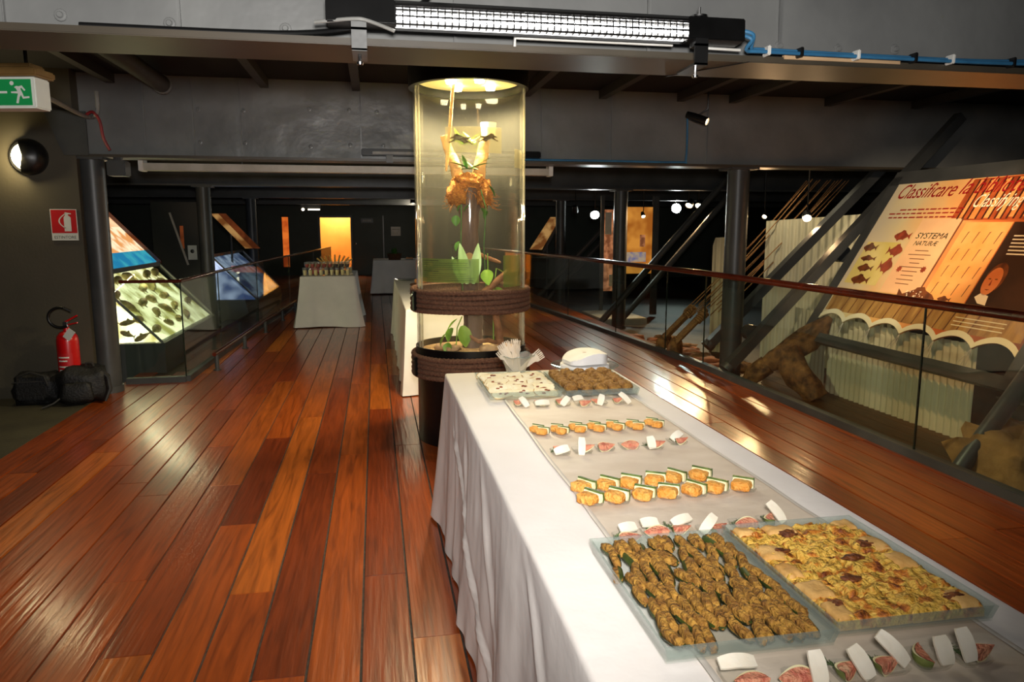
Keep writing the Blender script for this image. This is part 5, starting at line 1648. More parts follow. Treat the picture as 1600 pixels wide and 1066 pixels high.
# ------------------------------------------------------------------ left slanted display case with specimens
def slant_case(name, label, ya, yb, xb_, zb_, ztop, slope, glow, base_mat, poster_mats, xtop_poster, zpost, group=None):
    # sloping glazed box; slope = dx per dz (leans to the left going up)
    c = thing(name, label, 'display case', (xb_ - 0.4, (ya + yb) / 2, ZL))
    def X_(z):
        return xb_ - slope * (z - zb_)
    MB().add([(xb_ + 0.02, ya - 0.02, ZL - 0.04), (xb_ - 0.75, ya - 0.02, ZL - 0.04), (xb_ - 0.75, ya - 0.02, zb_), (xb_ + 0.02, ya - 0.02, zb_),
              (xb_ + 0.02, yb + 0.02, ZL - 0.04), (xb_ - 0.75, yb + 0.02, ZL - 0.04), (xb_ - 0.75, yb + 0.02, zb_), (xb_ + 0.02, yb + 0.02, zb_)],
             [(0, 1, 2, 3), (4, 7, 6, 5), (0, 3, 7, 4), (1, 5, 6, 2), (3, 2, 6, 7), (0, 4, 5, 1)]).build('base_cabinet', 'steel_dark', c)
    dd = 0.10
    back = [(X_(zb_ + 0.02) - dd * 0.3, ya + 0.01, zb_ + 0.012), (X_(zb_ + 0.02) - dd * 0.3, yb - 0.01, zb_ + 0.012), (X_(ztop) - dd, yb - 0.01, ztop - 0.02), (X_(ztop) - dd, ya + 0.01, ztop - 0.02)]
    MB().add(back + [(p[0] - 0.02, p[1], p[2] - 0.01) for p in back], [(0, 1, 2, 3), (4, 7, 6, 5), (0, 4, 5, 1), (1, 5, 6, 2), (2, 6, 7, 3), (3, 7, 4, 0)]).build('light_panel', glow, c)
    MB().add([(X_(zb_) - 0.06, ya + 0.012, zb_ + 0.01), (X_(ztop) - 0.03, ya + 0.012, ztop - 0.06), (X_(ztop) - 0.03, ya + 0.012, zb_ + 0.01), (X_(zb_) - 0.06, ya + 0.03, zb_ + 0.01), (X_(ztop) - 0.03, ya + 0.03, ztop - 0.06), (X_(ztop) - 0.03, ya + 0.03, zb_ + 0.01)], [(0, 1, 2), (5, 4, 3), (0, 3, 4, 1), (1, 4, 5, 2), (2, 5, 3, 0)]).build('end_light_panel', glow, c)
    gl = [(X_(zb_), ya, zb_), (X_(zb_), yb, zb_), (X_(ztop), yb, ztop), (X_(ztop), ya, ztop)]
    MB().add(gl + [(p[0] - 0.008, p[1], p[2] - 0.008) for p in gl], [(0, 1, 2, 3), (4, 7, 6, 5), (0, 4, 5, 1), (1, 5, 6, 2), (2, 6, 7, 3), (3, 7, 4, 0)]).build('sloped_glass', 'rail_glass', c)
    for y in (ya, yb):
        MB().bar((X_(zb_), y, zb_), (X_(ztop), y, ztop), 0.022, 0.022, up=(0, 1, 0)).build('corner_bar', 'steel', c)
    MB().bar((X_(ztop), ya, ztop), (X_(ztop), yb, ztop), 0.03, 0.05).build('head_bar', 'steel_dark', c)
    # poster above
    if poster_mats:
        n_ = len(poster_mats)
        for k, pm in enumerate(poster_mats):
            z0 = ztop + 0.03 + (zpost - ztop - 0.03) * k / n_
            z1 = ztop + 0.03 + (zpost - ztop - 0.03) * (k + 1) / n_
            vs = [(X_(z0), ya, z0), (X_(z0), yb, z0), (X_(z1), yb, z1), (X_(z1), ya, z1)]
            MB().add(vs + [(p[0] - 0.02, p[1], p[2] - 0.014) for p in vs], [(0, 1, 2, 3), (4, 7, 6, 5), (0, 4, 5, 1), (1, 5, 6, 2), (2, 6, 7, 3), (3, 7, 4, 0)]).build('printed_panel', pm, c)
        MB().bar((X_(ztop) , yb + 0.02, ztop), (X_(zpost + 0.02), yb + 0.02, zpost + 0.02), 0.09, 0.05, up=(0, 1, 0)).build('poster_frame_bar', 'handrail', c)
    return X_


MT['case_glow'] = emit_mat('yellow_backlight', (1.0, 0.92, 0.55, 1), 2.6, (0.34, 0.29, 0.08, 1), 3.5)
MT['printA'] = emit_mat('blue_sea_print', (0.02, 0.22, 0.42, 1), 0.9, (0.05, 0.40, 0.50, 1), 4)
MT['printB'] = emit_mat('cream_figures_print', (1.0, 0.80, 0.52, 1), 1.1, (0.75, 0.32, 0.10, 1), 5, lo=0.45, hi=0.6)
MT['printC'] = emit_mat('peach_print', (1.0, 0.52, 0.26, 1), 1.0, (1.0, 0.72, 0.42, 1), 3)
X1 = slant_case('specimen_case', 'slanted yellow-lit display case of dark fish behind the left railing', 8.0, 10.45, -2.17, 0.30, 1.00, 0.92, 'case_glow', 'steel_dark',
                ['printA', 'printB', 'printB', 'printC', 'printC'], -3.2, 1.78)
MT['specimen'] = M('grey_brown_specimen', sr(150, 132, 86), 0.6, col2=sr(200, 180, 128), nscale=20, bump=0.3)
spec_protos = []
for s_ in range(3):
    t = thing('fish_specimen', 'grey-brown fish model inside the yellow-lit case', 'fish', group='fish models in the yellow-lit case')
    L = (0.30, 0.24, 0.19)[s_]
    MB().tube([(-L / 2, 0, 0), (-L * 0.42, 0, 0), (-L * 0.2, 0, 0.004), (L * 0.1, 0, 0.002), (L * 0.3, 0, 0), (L * 0.42, 0, 0)], [0.006, 0.030, 0.048, 0.042, 0.022, 0.010], 10).build('fish_body', 'specimen', t, world=False, smooth=True)
    MB().prism([(L * 0.40, 0), (L * 0.56, 0.05), (L * 0.50, 0), (L * 0.56, -0.05)], 0.006, Matrix.Translation((0, 0, -0.003))).build('tail_fin', 'specimen', t, world=False)
    MB().prism([(-L * 0.15, 0.03), (L * 0.02, 0.075), (L * 0.15, 0.03)], 0.006, Matrix.Translation((0, 0, -0.003))).build('dorsal_fin', 'specimen', t, world=False)
    spec_protos.append(t)
sp_r = random.Random(12)
cnt = 0
for j in range(5):
    for i in range(5):
        if sp_r.random() < 0.18:
            continue
        p = spec_protos[cnt % 3]
        o = p if cnt < 3 else copy_tree(p)
        cnt += 1
        z = 0.40 + 0.125 * j
        y = 8.25 + 0.46 * i + sp_r.uniform(-0.12, 0.12)
        o.location = (X1(z) - 0.055, y, z)
        o['label'] = 'grey-brown fish in the yellow-lit case, %s from the near end, row %s from below' % (ORD[i], ORD[j])
        o.rotation_euler = (0, R(-47), R(90) + 0)
        o.rotation_mode = 'QUATERNION'
        bz = Vector((0.735, 0, 0.678))
        dirv = Vector((-0.678, 0, 0.735)) * sp_r.uniform(-0.9, 0.3) + Vector((0, 1, 0)) * sp_r.choice((-1, 1))
        dirv.normalize()
        yv = bz.cross(dirv)
        o.rotation_quaternion = Matrix((dirv, yv, bz)).transposed().to_quaternion()
for k, (x_, z_, a_) in enumerate(((-2.36, 0.37, 0.5), (-2.50, 0.40, -0.4), (-2.62, 0.48, 0.8), (-2.48, 0.52, 0.2), (-2.68, 0.36, -0.2), (-2.70, 0.62, 0.6))):
    o = copy_tree(spec_protos[k % 3])
    o.location = (x_, 7.985, z_)
    o.scale = (0.6, 0.6, 0.5)
    o.rotation_quaternion = (Matrix.Rotation(PI / 2, 4, 'X') @ Matrix.Rotation(a_, 4, 'Z')).to_quaternion()
    o['label'] = 'small fish fixed on the near end panel of the yellow-lit case'
light('case_fill_light', 'AREA', (-2.80, 9.2, 0.90), 22, (1.0, 0.9, 0.55), 0.04, target=(-2.30, 9.2, 0.36), size_y=1.8)  # fill light added inside the case to brighten the fish

MT['ice_glow'] = emit_mat('bluish_backlight', (0.62, 0.74, 1.0, 1), 1.0, (0.06, 0.10, 0.25, 1), 2.5)
MT['printD'] = emit_mat('amber_print', (1.0, 0.55, 0.18, 1), 0.35, (0.35, 0.12, 0.03, 1), 4)
MT['printE'] = emit_mat('dark_red_print', (0.30, 0.07, 0.02, 1), 0.4, (0.12, 0.03, 0.01, 1), 4)
slant_case('ice_case', 'slanted bluish-lit display case farther along the left railing', 12.6, 15.5, -1.92, 0.30, 1.02, 0.95, 'ice_glow', 'steel_dark', None, 0, 0)
o = thing('amber_poster', 'leaning amber and dark red poster above the bluish case', 'poster', (-2.5, 14.2, 1.1))
for k, (pm, dx) in enumerate((('printD', 0.0), ('printE', 0.13))):
    vs = [(-2.30 + dx, 14.0, 1.10), (-2.30 + dx + 0.11, 14.1, 1.10), (-2.86 + dx + 0.11, 14.1, 1.72), (-2.86 + dx, 14.0, 1.72)]
    MB().add(vs + [(p[0], p[1] + 0.02, p[2]) for p in vs], [(0, 1, 2, 3), (7, 6, 5, 4), (0, 4, 5, 1), (1, 5, 6, 2), (2, 6, 7, 3), (3, 7, 4, 0)]).build('printed_strip', pm, o)
MB().tube([(-2.55, 14.08, ZL - 0.04), (-2.55, 14.08, 1.38)], 0.02, 8).build('support_pole', 'steel_dark', o, smooth=True)
MT['board_dark'] = M('dark_panel', sr(34, 38, 34), 0.35, col2=sr(40, 44, 38), nscale=3)
o = thing('exhibit_panel', 'tall dark exhibit panel with a small framed portrait left of the second column', 'panel', (-2.95, 12.2, ZL))
MB().bb(-3.35, -2.62, 12.2, 12.28, ZL - 0.04, 1.86).build('panel_board', 'board_dark', o)
MB().bar((-3.08, 12.19, 1.70), (-2.86, 12.19, 0.90), 0.03, 0.015, up=(0, 1, 0)).build('frame_strip', 'greywhite', o)
MB().bb(-2.95, -2.90, 12.19, 12.2, 1.15, 1.50).build('amber_strip', 'printE', o)
MB().bb(-2.85, -2.72, 12.18, 12.2, 0.98, 1.20).build('portrait_sheet', 'sign_white', o)
MB().lathe([(0.0, 0.004), (0.03, 0.0)], 14, mat=Matrix.Translation((-2.785, 12.178, 1.11)) @ Matrix.Rotation(PI / 2, 4, 'X')).build('portrait_head', 'board_dark', o)
o = thing('orange_banner', 'narrow glowing orange banner far down the left side', 'banner', (-2.08, 18.2, 0.8))
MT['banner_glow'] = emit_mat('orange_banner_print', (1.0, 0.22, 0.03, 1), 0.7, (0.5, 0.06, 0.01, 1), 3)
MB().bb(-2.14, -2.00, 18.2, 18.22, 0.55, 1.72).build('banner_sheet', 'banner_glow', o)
MB().tube([(-2.17, 18.21, 1.73), (-1.97, 18.21, 1.73)], 0.015, 8).build('banner_rod', 'steel_dark', o, smooth=True)
o = thing('far_wall_light', 'small white ceiling strip light far down at left', 'light fixture', (-1.6, 20.5, 1.95))
MT['strip_glow'] = emit_mat('strip_light', (1.0, 0.85, 0.6, 1), 5.0)
MB().bb(-1.72, -1.42, 20.4, 20.46, 1.93, 1.965).build('light_tube', 'strip_glow', o)
MB().lump((-1.85, 20.43, 1.95), (0.08, 0.08, 0.08), 1, 0.0, 1, 12, 1.0).build('round_bulb', 'strip_glow', o, smooth=True)
MB().bb(-1.9, -1.4, 20.42, 20.48, 1.97, 2.08).build('mount_bar', 'steel_dark', o)
o = thing('fill_downlight', 'added warm fill downlight brightening the far end, out of sight behind the terrarium', 'light fixture', (1.0, 19.6, 2.1))  # invented lamp, added to lift the dark far end of the hall
MB().lathe([(0.0, 0.10), (0.07, 0.10), (0.08, 0.0), (0.07, 0.0), (0.06, 0.06), (0.0, 0.06)], 20).build('fill_lamp_can', 'black', o, world=False, smooth=True)
MB().lathe([(0.0, 0.03), (0.055, 0.035), (0.06, 0.05)], 20).build('fill_lamp_lens', 'strip_glow', o, world=False, smooth=True)
MB().tube([(0, 0, 0.10), (0, 0, 0.68)], 0.012, 8).build('fill_lamp_stem', 'black', o, world=False, smooth=True)
light('far_fill_light', 'POINT', (1.0, 19.6, 2.06), 26, (1.0, 0.88, 0.66), 0.05, parent=o)
o = thing('door_notice', 'pale paper notice on the dark back wall', 'notice', (0.55, YB - 0.01, 1.4))
MB().bb(0.50, 0.80, YB - 0.012, YB, 1.22, 1.50).build('paper_sheet', 'greywhite', o)
MB().bb(0.54, 0.76, YB - 0.015, YB - 0.012, 1.42, 1.43).build('text_line', 'ink', o)
o = thing('faint_exit_sign', 'dim unlit exit sign above the dark double door', 'sign', (-0.2, YB - 0.05, 1.65))
MB().bb(-0.42, -0.04, YB - 0.08, YB - 0.05, 1.62, 1.76).build('sign_body', 'steel_dark', o, bevel=0.01)
MB().bb(-0.36, -0.10, YB - 0.083, YB - 0.08, 1.66, 1.72).build('sign_face', 'grey_cable', o)

# ------------------------------------------------------------------ large slanted poster at right
MT['pprint'] = None
def poster_print():
    m, nt, p = base_mat('poster_print')
    tc = nd(nt, 'ShaderNodeTexCoord')
    sep = nd(nt, 'ShaderNodeSeparateXYZ')
    nt.links.new(tc.outputs['Object'], sep.inputs[0])
    n = nd(nt, 'ShaderNodeTexNoise')
    n.inputs['Scale'].default_value = 2.2
    nt.links.new(tc.outputs['Object'], n.inputs['Vector'])
    a = nd(nt, 'ShaderNodeMath', operation='MULTIPLY_ADD')
    a.inputs[1].default_value = 0.42
    nt.links.new(sep.outputs['X'], a.inputs[0])
    b = nd(nt, 'ShaderNodeMath', operation='MULTIPLY_ADD')
    b.inputs[1].default_value = 0.35
    b.inputs[2].default_value = -0.17
    nt.links.new(n.outputs['Fac'], b.inputs[0])
    nt.links.new(b.outputs[0], a.inputs[2])
    c = ramp(nt, a.outputs[0], [(0.0, sr(216, 204, 176)), (0.16, sr(232, 212, 160)), (0.36, sr(244, 184, 112)), (0.6, sr(214, 110, 52)), (1.0, sr(120, 60, 30))])
    nt.links.new(c, p.inputs['Base Color'])
    p.inputs['Roughness'].default_value = 0.45
    return m
MT['pprint'] = poster_print()
MT['sheetA'] = M('yellowed_page_print', sr(240, 190, 140), 0.5, col2=sr(250, 206, 150), nscale=3)
MT['sheetB'] = M('orange_page_print', sr(246, 160, 80), 0.5, col2=sr(252, 190, 110), nscale=3)
MT['sheetY'] = M('yellow_patch_print', sr(226, 206, 110), 0.5, col2=sr(238, 220, 140), nscale=3)
MT['spine'] = M('red_book_print', sr(150, 62, 28), 0.5, col2=sr(196, 96, 44), nscale=6)
MT['spine_pale'] = M('amber_book_print', sr(226, 140, 70), 0.5, col2=sr(240, 172, 98), nscale=6)
MT['gap'] = M('dark_gap_print', sr(60, 24, 14), 0.5, col2=sr(80, 34, 18), nscale=6)
MT['red_ink'] = M('red_title_ink', sr(150, 22, 24), 0.5, col2=sr(170, 30, 30), nscale=10)
MT['cream_ink'] = M('cream_ink', sr(250, 236, 200), 0.5, col2=sr(255, 244, 214), nscale=10)
MT['brown_ink'] = M('brown_ink', sr(110, 66, 44), 0.6, col2=sr(126, 76, 50), nscale=10)
MT['fish_ink'] = M('fish_print', sr(86, 42, 18), 0.6, col2=sr(130, 70, 30), nscale=14)
MT['fish_red'] = M('red_fish_print', sr(170, 70, 40), 0.6, col2=sr(130, 50, 26), nscale=14)
MT['portrait_bg'] = M('dark_portrait_print', sr(54, 34, 22), 0.5, col2=sr(70, 44, 28), nscale=4)
MT['skin_print'] = M('flesh_print', sr(216, 120, 62), 0.5, col2=sr(236, 150, 90), nscale=4)
MT['deck_print'] = M('plank_deck_print', sr(150, 104, 52), 0.5, col2=sr(196, 150, 84), nscale=3, stretch=(6, 1, 1))
MT['scallop'] = M('white_scallop_trim', sr(240, 230, 196), 0.6, col2=sr(246, 238, 210), nscale=6)
uv_u, uv_v = Vector((0, -1, 0)), Vector((0.748, 0, 1.244)).normalized()
uv_n = uv_u.cross(uv_v)
PO = Vector((4.358, 6.6, 0.626))
po = thing('slanted_poster', 'large leaning orange museum poster about classification beyond the right railing', 'poster', tuple(PO))
po.rotation_euler = Matrix((uv_u, uv_v, uv_n)).transposed().to_euler()
# frame
def pbar(a, b, w, nm='frame_bar', d=0.06, z=-0.02):
    return MB().bar((a[0], a[1], z), (b[0], b[1], z), w, d).build(nm, 'steel_dark', po, world=False)
pbar((-0.08, -0.30), (-0.08, 1.56), 0.12)
pbar((-0.14, -0.25), (2.40, -0.25), 0.10)
pbar((2.36, -0.30), (2.36, 1.56), 0.10)
pbar((-0.14, 1.54), (2.42, 1.54), 0.16)
# print with scalloped lower edge
NS = 6
poly = []
w_s = 2.31 / NS
for k in range(NS):
    for q in range(10):
        t = q / 10
        poly.append((0.0 + w_s * (k + t), -0.055 + 0.075 * math.sin(PI * t) ** 0.8))
poly.append((2.31, -0.055))
top_edge = [(2.31, 1.47), (0.0, 1.47)]
bd = MB().prism(poly + top_edge, 0.012).build('poster_board', 'pprint', po, world=False)
for k in range(NS):
    a = [(w_s * (k + q / 10), -0.055 + 0.075 * math.sin(PI * q / 10) ** 0.8) for q in range(11)]
    b = [(p[0], p[1] + 0.05) for p in reversed(a)]
    MB().prism(a + b, 0.004, Matrix.Translation((0, 0, 0.0125))).build('scallop_trim', 'scallop', bd, world=False)
    if k:
        for dx in (-0.07, -0.02, 0.03):
            MB().tube([(w_s * k, -0.05, 0.006), (w_s * k + dx, -0.21, 0.0)], 0.0025, 5).build('tie_cord', 'greywhite', bd, world=False)
def pr_rect(u0, v0, u1, v1, mat, nm, lay=1, skew=0.0):
    z = 0.0125 + 0.0006 * lay
    return MB().prism([(u0, v0), (u1, v0), (u1 + skew, v1), (u0 + skew, v1)], 0.0006, Matrix.Translation((0, 0, z - 0.0006))).build(nm, mat, bd, world=False)
def pr_poly(pts, mat, nm, lay=3):
    return MB().prism(pts, 0.0006, Matrix.Translation((0, 0, 0.0125 + 0.0006 * (lay - 1)))).build(nm, mat, bd, world=False)
pr_rect(0.02, 0.05, 2.29, 0.30, 'deck_print', 'deck_print', 1)
for q in range(14):
    u = 0.25 + q * 0.12
    pr_rect(u, 0.05, u + 0.012, 0.29, 'fish_ink', 'deck_seam', 2, 0.03)
pr_rect(0.06, 0.36, 0.52, 0.82, 'sheetY', 'yellow_patch', 1)
pr_rect(0.62, 0.31, 1.08, 1.07, 'sheetA', 'book_page', 2, 0.0)
pr_rect(1.15, 0.27, 1.62, 1.03, 'sheetB', 'plate_page', 2, 0.0)
pr_rect(1.085, 0.27, 1.10, 1.07, 'brown_ink', 'page_edge', 3)
pr_rect(0.95, 1.05, 2.30, 1.46, 'spine', 'book_shelf', 1)
sr_ = random.Random(8)
u = 0.97
q = 0
while u < 2.26:
    w = sr_.uniform(0.035, 0.06)
    pr_rect(u, 1.06 + sr_.uniform(0, 0.02), u + w, 1.45, 'spine_pale' if q % 2 else 'spine', 'book_spine', 2)
    pr_rect(u + w, 1.06, u + w + 0.018, 1.45, 'gap', 'book_gap', 2)
    u += w + 0.02
    q += 1
pr_rect(1.63, 0.22, 2.30, 1.03, 'portrait_bg', 'portrait_field', 2)
# generic painted portrait: hair, face, collar
pr_poly([(1.762 + 0.090 * math.cos(2 * PI * k / 24), 0.535 + 0.135 * math.sin(2 * PI * k / 24)) for k in range(24)], 'fish_ink', 'painted_hair', 3)
pr_poly([(1.752 + 0.074 * math.cos(2 * PI * k / 24), 0.505 + 0.122 * math.sin(2 * PI * k / 24)) for k in range(24)], 'skin_print', 'painted_face', 4)
for du in (-0.03, 0.03):
    pr_poly([(1.752 + du + 0.014 * math.cos(2 * PI * k / 10), 0.525 + 0.006 * math.sin(2 * PI * k / 10)) for k in range(10)], 'fish_ink', 'painted_eye', 5)
pr_poly([(1.748, 0.525), (1.760, 0.47), (1.742, 0.468)], 'fish_red', 'painted_nose', 5)
pr_poly([(1.728, 0.435), (1.776, 0.435), (1.752, 0.426)], 'fish_red', 'painted_mouth', 5)
pr_poly([(1.68, 0.36), (1.72, 0.40), (1.80, 0.38), (1.82, 0.30), (1.74, 0.31)], 'cream_ink', 'painted_collar', 4)
PT = lambda body, size, mat, u, v, w=None, shear=0.3, lay=6, off=0.0, nm='lettering': text_mesh(body, size, mat, bd, (u, v, 0.0125 + 0.0006 * lay), shear=shear, width=w, offset=off, name=nm)
PT('Classificare', 0.225, 'red_ink', 0.07, 1.30, 0.72, 0.38, nm='title_lettering')
PT('la', 0.225, 'red_ink', 0.85, 1.315, 0.12, 0.38, nm='title_lettering')
PT('biblioteca', 0.225, 'red_ink', 1.02, 1.315, 0.64, 0.38, nm='title_lettering')
PT('Classifying t', 0.18, 'cream_ink', 1.09, 1.175, 0.56, 0.35, lay=7, nm='title_lettering')
PT('SYSTEMA', 0.085, 'ink', 0.665, 0.865, 0.37, 0.2, nm='page_lettering')
PT('NATURÆ', 0.065, 'ink', 0.69, 0.795, 0.28, 0.2, nm='page_lettering')
for k, (u0, u1) in enumerate(((0.24, 1.03), (0.12, 1.03), (0.14, 0.98))):
    # rows of illegible small print
    uu = u0
    while uu < u1:
        w = sr_.uniform(0.03, 0.09)
        pr_rect(uu, 1.165 - 0.042 * k, min(uu + w, u1), 1.178 - 0.042 * k, 'red_ink', 'small_print', 3, 0.005)
        uu += w + 0.018
for k in range(9):
    w = sr_.uniform(0.12, 0.32)
    pr_rect(0.84 - w / 2, 0.74 - 0.042 * k, 0.84 + w / 2, 0.747 - 0.042 * k, 'brown_ink', 'small_print', 4)
for k in range(6):
    pr_rect(1.70 + 0.006 * k, 0.90 - 0.032 * k, 2.15 + sr_.uniform(-0.05, 0.05), 0.912 - 0.032 * k, 'cream_ink', 'small_print', 4)
for k in range(3):
    pr_rect(1.62, 0.17 - 0.034 * k, 2.1, 0.178 - 0.034 * k, 'cream_ink', 'small_print', 4)
for r_ in range(4):
    for c_ in range(4):
        u, v = 1.23 + c_ * 0.11, 0.40 + r_ * 0.16
        pr_poly([(u - 0.006, v - 0.05), (u + 0.0, v - 0.05), (u + 0.012, v + 0.05), (u + 0.022, v + 0.06), (u + 0.004, v + 0.055)], 'brown_ink', 'plant_drawing', 4)
for (u, v) in ((0.70, 0.55), (0.99, 0.56)):
    pr_poly([(u + (0.035 if k % 2 else 0.024) * math.cos(2 * PI * k / 16), v + (0.035 if k % 2 else 0.024) * math.sin(2 * PI * k / 16)) for k in range(16)], 'fish_red', 'rosette_print', 4)
def fish_pts(u, v, L, h, flip=1):
    prof = [(-0.5, 0.0), (-0.40, 0.22), (-0.2, 0.42), (-0.12, 0.62), (0.05, 0.55), (0.08, 0.42), (0.22, 0.22), (0.34, 0.08), (0.5, 0.38), (0.46, 0.0), (0.5, -0.38), (0.34, -0.08), (0.2, -0.26),
            (0.12, -0.44), (0.05, -0.36), (-0.12, -0.42), (-0.16, -0.6), (-0.24, -0.40), (-0.42, -0.2)]
    return [(u + flip * p[0] * L, v + p[1] * h) for p in prof]
for k, (u, v, L, h, fl_, mt) in enumerate(((0.143, 0.755, 0.20, 0.09, 1, 'fish_ink'), (0.201, 0.636, 0.22, 0.06, 1, 'fish_ink'), (0.239, 0.531, 0.22, 0.08, 1, 'fish_ink'), (0.265, 0.405, 0.26, 0.10, 1, 'fish_ink'),
                                           (0.488, 0.889, 0.22, 0.10, 1, 'fish_red'), (0.504, 0.732, 0.20, 0.12, -1, 'fish_red'), (0.501, 0.568, 0.18, 0.15, -1, 'fish_red'), (1.073, 0.30, 0.46, 0.16, -1, 'fish_ink'), (1.40, 0.31, 0.14, 0.05, 1, 'fish_ink'))):
    f_ = pr_poly(fish_pts(u, v, L, h, fl_), mt, 'fish_drawing', 5)
for k in range(22):
    u, v = 1.073 + sr_.uniform(-0.12, 0.10), 0.30 + sr_.uniform(-0.03, 0.05)
    pr_poly([(u + 0.006 * math.cos(2 * PI * a / 6), v + 0.006 * math.sin(2 * PI * a / 6)) for a in range(6)], 'cream_ink', 'fish_spot', 6)

# two warm spotlights on the ceiling behind the nearest beam light the poster
def track_spot(name, label, loc, target, energy, color, glow, r=0.05, L=0.14, spot=60, group='track spotlights', hang=None, lit=True):
    t = thing(name, label, 'spotlight', loc, group=group)
    d = (Vector(target) - Vector(loc)).normalized()
    q = d.to_track_quat('Z', 'Y').to_matrix().to_4x4()
    m = Matrix.Translation(Vector(loc)) @ q
    MB().lathe([(0.0, -L), (r * 0.8, -L), (r, -L * 0.6), (r, 0.0), (r * 0.9, 0.0), (r * 0.9, -0.02)], 20, mat=m).build('lamp_housing', 'black', t, smooth=True)
    MB().lathe([(r * 0.9, -0.02), (r * 0.6, -0.012), (0.0, -0.008)], 20, mat=m).build('lens', glow, t, smooth=True)
    top = hang if hang is not None else 2.78
    MB().tube([Vector(loc) - d * L * 0.6, Vector((loc[0], loc[1], loc[2] + 0.12)), Vector((loc[0], loc[1], top))], 0.008, 6).build('stem', 'black', t, smooth=True)
    if lit:
        light(name + '_beam', 'SPOT', tuple(Vector(loc) + d * 0.02), energy, color, 0.03, target=target, spot=spot, blend=0.6, parent=t)
    return t


MT['warm_lens'] = emit_mat('warm_lens_glow', (1.0, 0.72, 0.42, 1), 30.0)
MT['white_lens'] = emit_mat('white_lens_glow', (0.92, 1.0, 0.95, 1), 160.0)
WARM = (1.0, 0.62, 0.30)
track_spot('track_spotlight', 'warm spotlight hidden behind the nearest beam, aimed at the poster top', (3.15, 4.55, 2.60), (4.90, 6.0, 1.35), 190, (1.0, 0.78, 0.54), 'warm_lens', spot=54)
track_spot('track_spotlight', 'warm spotlight behind the nearest beam, aimed at the poster foot', (2.9, 3.6, 2.62), (4.75, 4.7, 1.15), 170, (1.0, 0.55, 0.24), 'warm_lens', spot=54)
track_spot('track_spotlight', 'added warm spotlight, unseen behind the second beam, brightening the corrugated sheet', (4.3, 7.42, 2.55), (4.95, 7.9, 0.5), 60, (1.0, 0.84, 0.56), 'warm_lens', r=0.045, spot=90)  # extra unseen spot, added to brighten the sheet
MB  # noqa
o = track_spot('beam_projector', 'black projector with a lit warm lip on the second beam', (3.15, 6.80, 2.47), (3.42, 6.55, 2.32), 2, WARM, 'warm_lens', r=0.04, L=0.22, spot=50)
far_spots = [
    ((3.45, 12.6, 1.74), 'warm_lens', WARM, 'small warm spotlight left of the bright white one far right', (3.9, 13.4, 0.2), 10, 0.05),
    ((3.80, 12.6, 1.69), 'white_lens', (0.9, 1.0, 0.95), 'bright white spotlight above the far glowing struts', (3.2, 9.5, 0.1), 50, 0.085),
    ((6.95, 16.5, 1.92), 'white_lens', (0.9, 1.0, 0.95), 'bright white spotlight beside the paired warm lamps', (3.0, 9.0, 0.3), 120, 0.12),
    ((5.28, 12.0, 1.84), 'warm_lens', WARM, 'left lamp of the paired warm spotlights', (4.6, 11.4, 0.9), 110, 0.065),
    ((5.46, 12.0, 1.835), 'warm_lens', WARM, 'right lamp of the paired warm spotlights', (5.0, 11.5, 1.2), 110, 0.065),
    ((4.62, 12.4, 1.66), 'warm_lens', WARM, 'small warm spotlight right of the orange banner', (4.4, 11.0, 0.6), 6, 0.035),
    ((5.35, 9.6, 1.62), 'warm_lens', WARM, 'warm spotlight shining through the rigging ropes', (3.9, 8.3, 0.3), 110, 0.035),
    ((4.66, 7.45, 1.57), 'warm_lens', WARM, 'warm spotlight in front of the corrugated sheet left of the poster', (4.2, 6.6, 1.0), 10, 0.05),
]
for k, (loc, glow, col, lab, tgt, en, r_) in enumerate(far_spots):
    # lens faces partly to the walkway as in the place
    track_spot('track_spotlight', lab, loc, tgt, en, col, glow, r=r_, L=0.12, spot=100)

# ------------------------------------------------------------------ exhibits beyond the right railing
MT['corr'] = M('cream_corrugated_sheet', sr(206, 200, 172), 0.6, col2=sr(184, 176, 144), nscale=2, stretch=(1, 1, 0.3))
def corrugated(a, b, z0, ztop, label, pitch=0.075, amp=0.012, round_end=0.0):
    a, b = Vector(a), Vector(b)
    L = (b - a).length
    d = (b - a).normalized()
    nr = Vector((-d.y, d.x))
    n = int(L / pitch * 8)
    vs, fs = [], []
    for i in range(n + 1):
        t = i / n
        p = a + (b - a) * t + nr * amp * math.sin(2 * PI * t * L / pitch)
        zt = ztop(t)
        for z in (z0, zt):
            vs.append((p.x, p.y, z))
        p2 = p + nr * 0.003
        for z in (zt, z0):
            vs.append((p2.x, p2.y, z))
    for i in range(n):
        for k in range(4):
            k2 = (k + 1) % 4
            fs.append((i * 4 + k, i * 4 + k2, (i + 1) * 4 + k2, (i + 1) * 4 + k))
    o = MB().add(vs, fs).build('corrugated_sheet', 'corr', smooth=True, angle=50)
    return tag(o, label, 'corrugated sheet', 'cream corrugated sheets')


corrugated((4.42, 4.72), (4.42, 6.55), ZL - 0.012, lambda t: 0.60, 'low cream corrugated sheet under the slanted poster')
corrugated((4.42, 6.60), (4.46, 7.25), ZL - 0.012, lambda t: 0.62 + 0.0 * t, 'short cream corrugated sheet behind the driftwood')
corrugated((4.60, 8.20), (5.85, 7.22), ZL - 0.012, lambda t: 1.55 + 0.11 * t, 'tall cream corrugated sheet behind the two dark struts')
corrugated((4.36, 9.10), (4.66, 8.92), ZL - 0.012, lambda t: 1.34 - 0.10 * max(0, 0.08 - t) / 0.08 + 0.02 * t, 'shorter cream corrugated sheet left of the thick column')

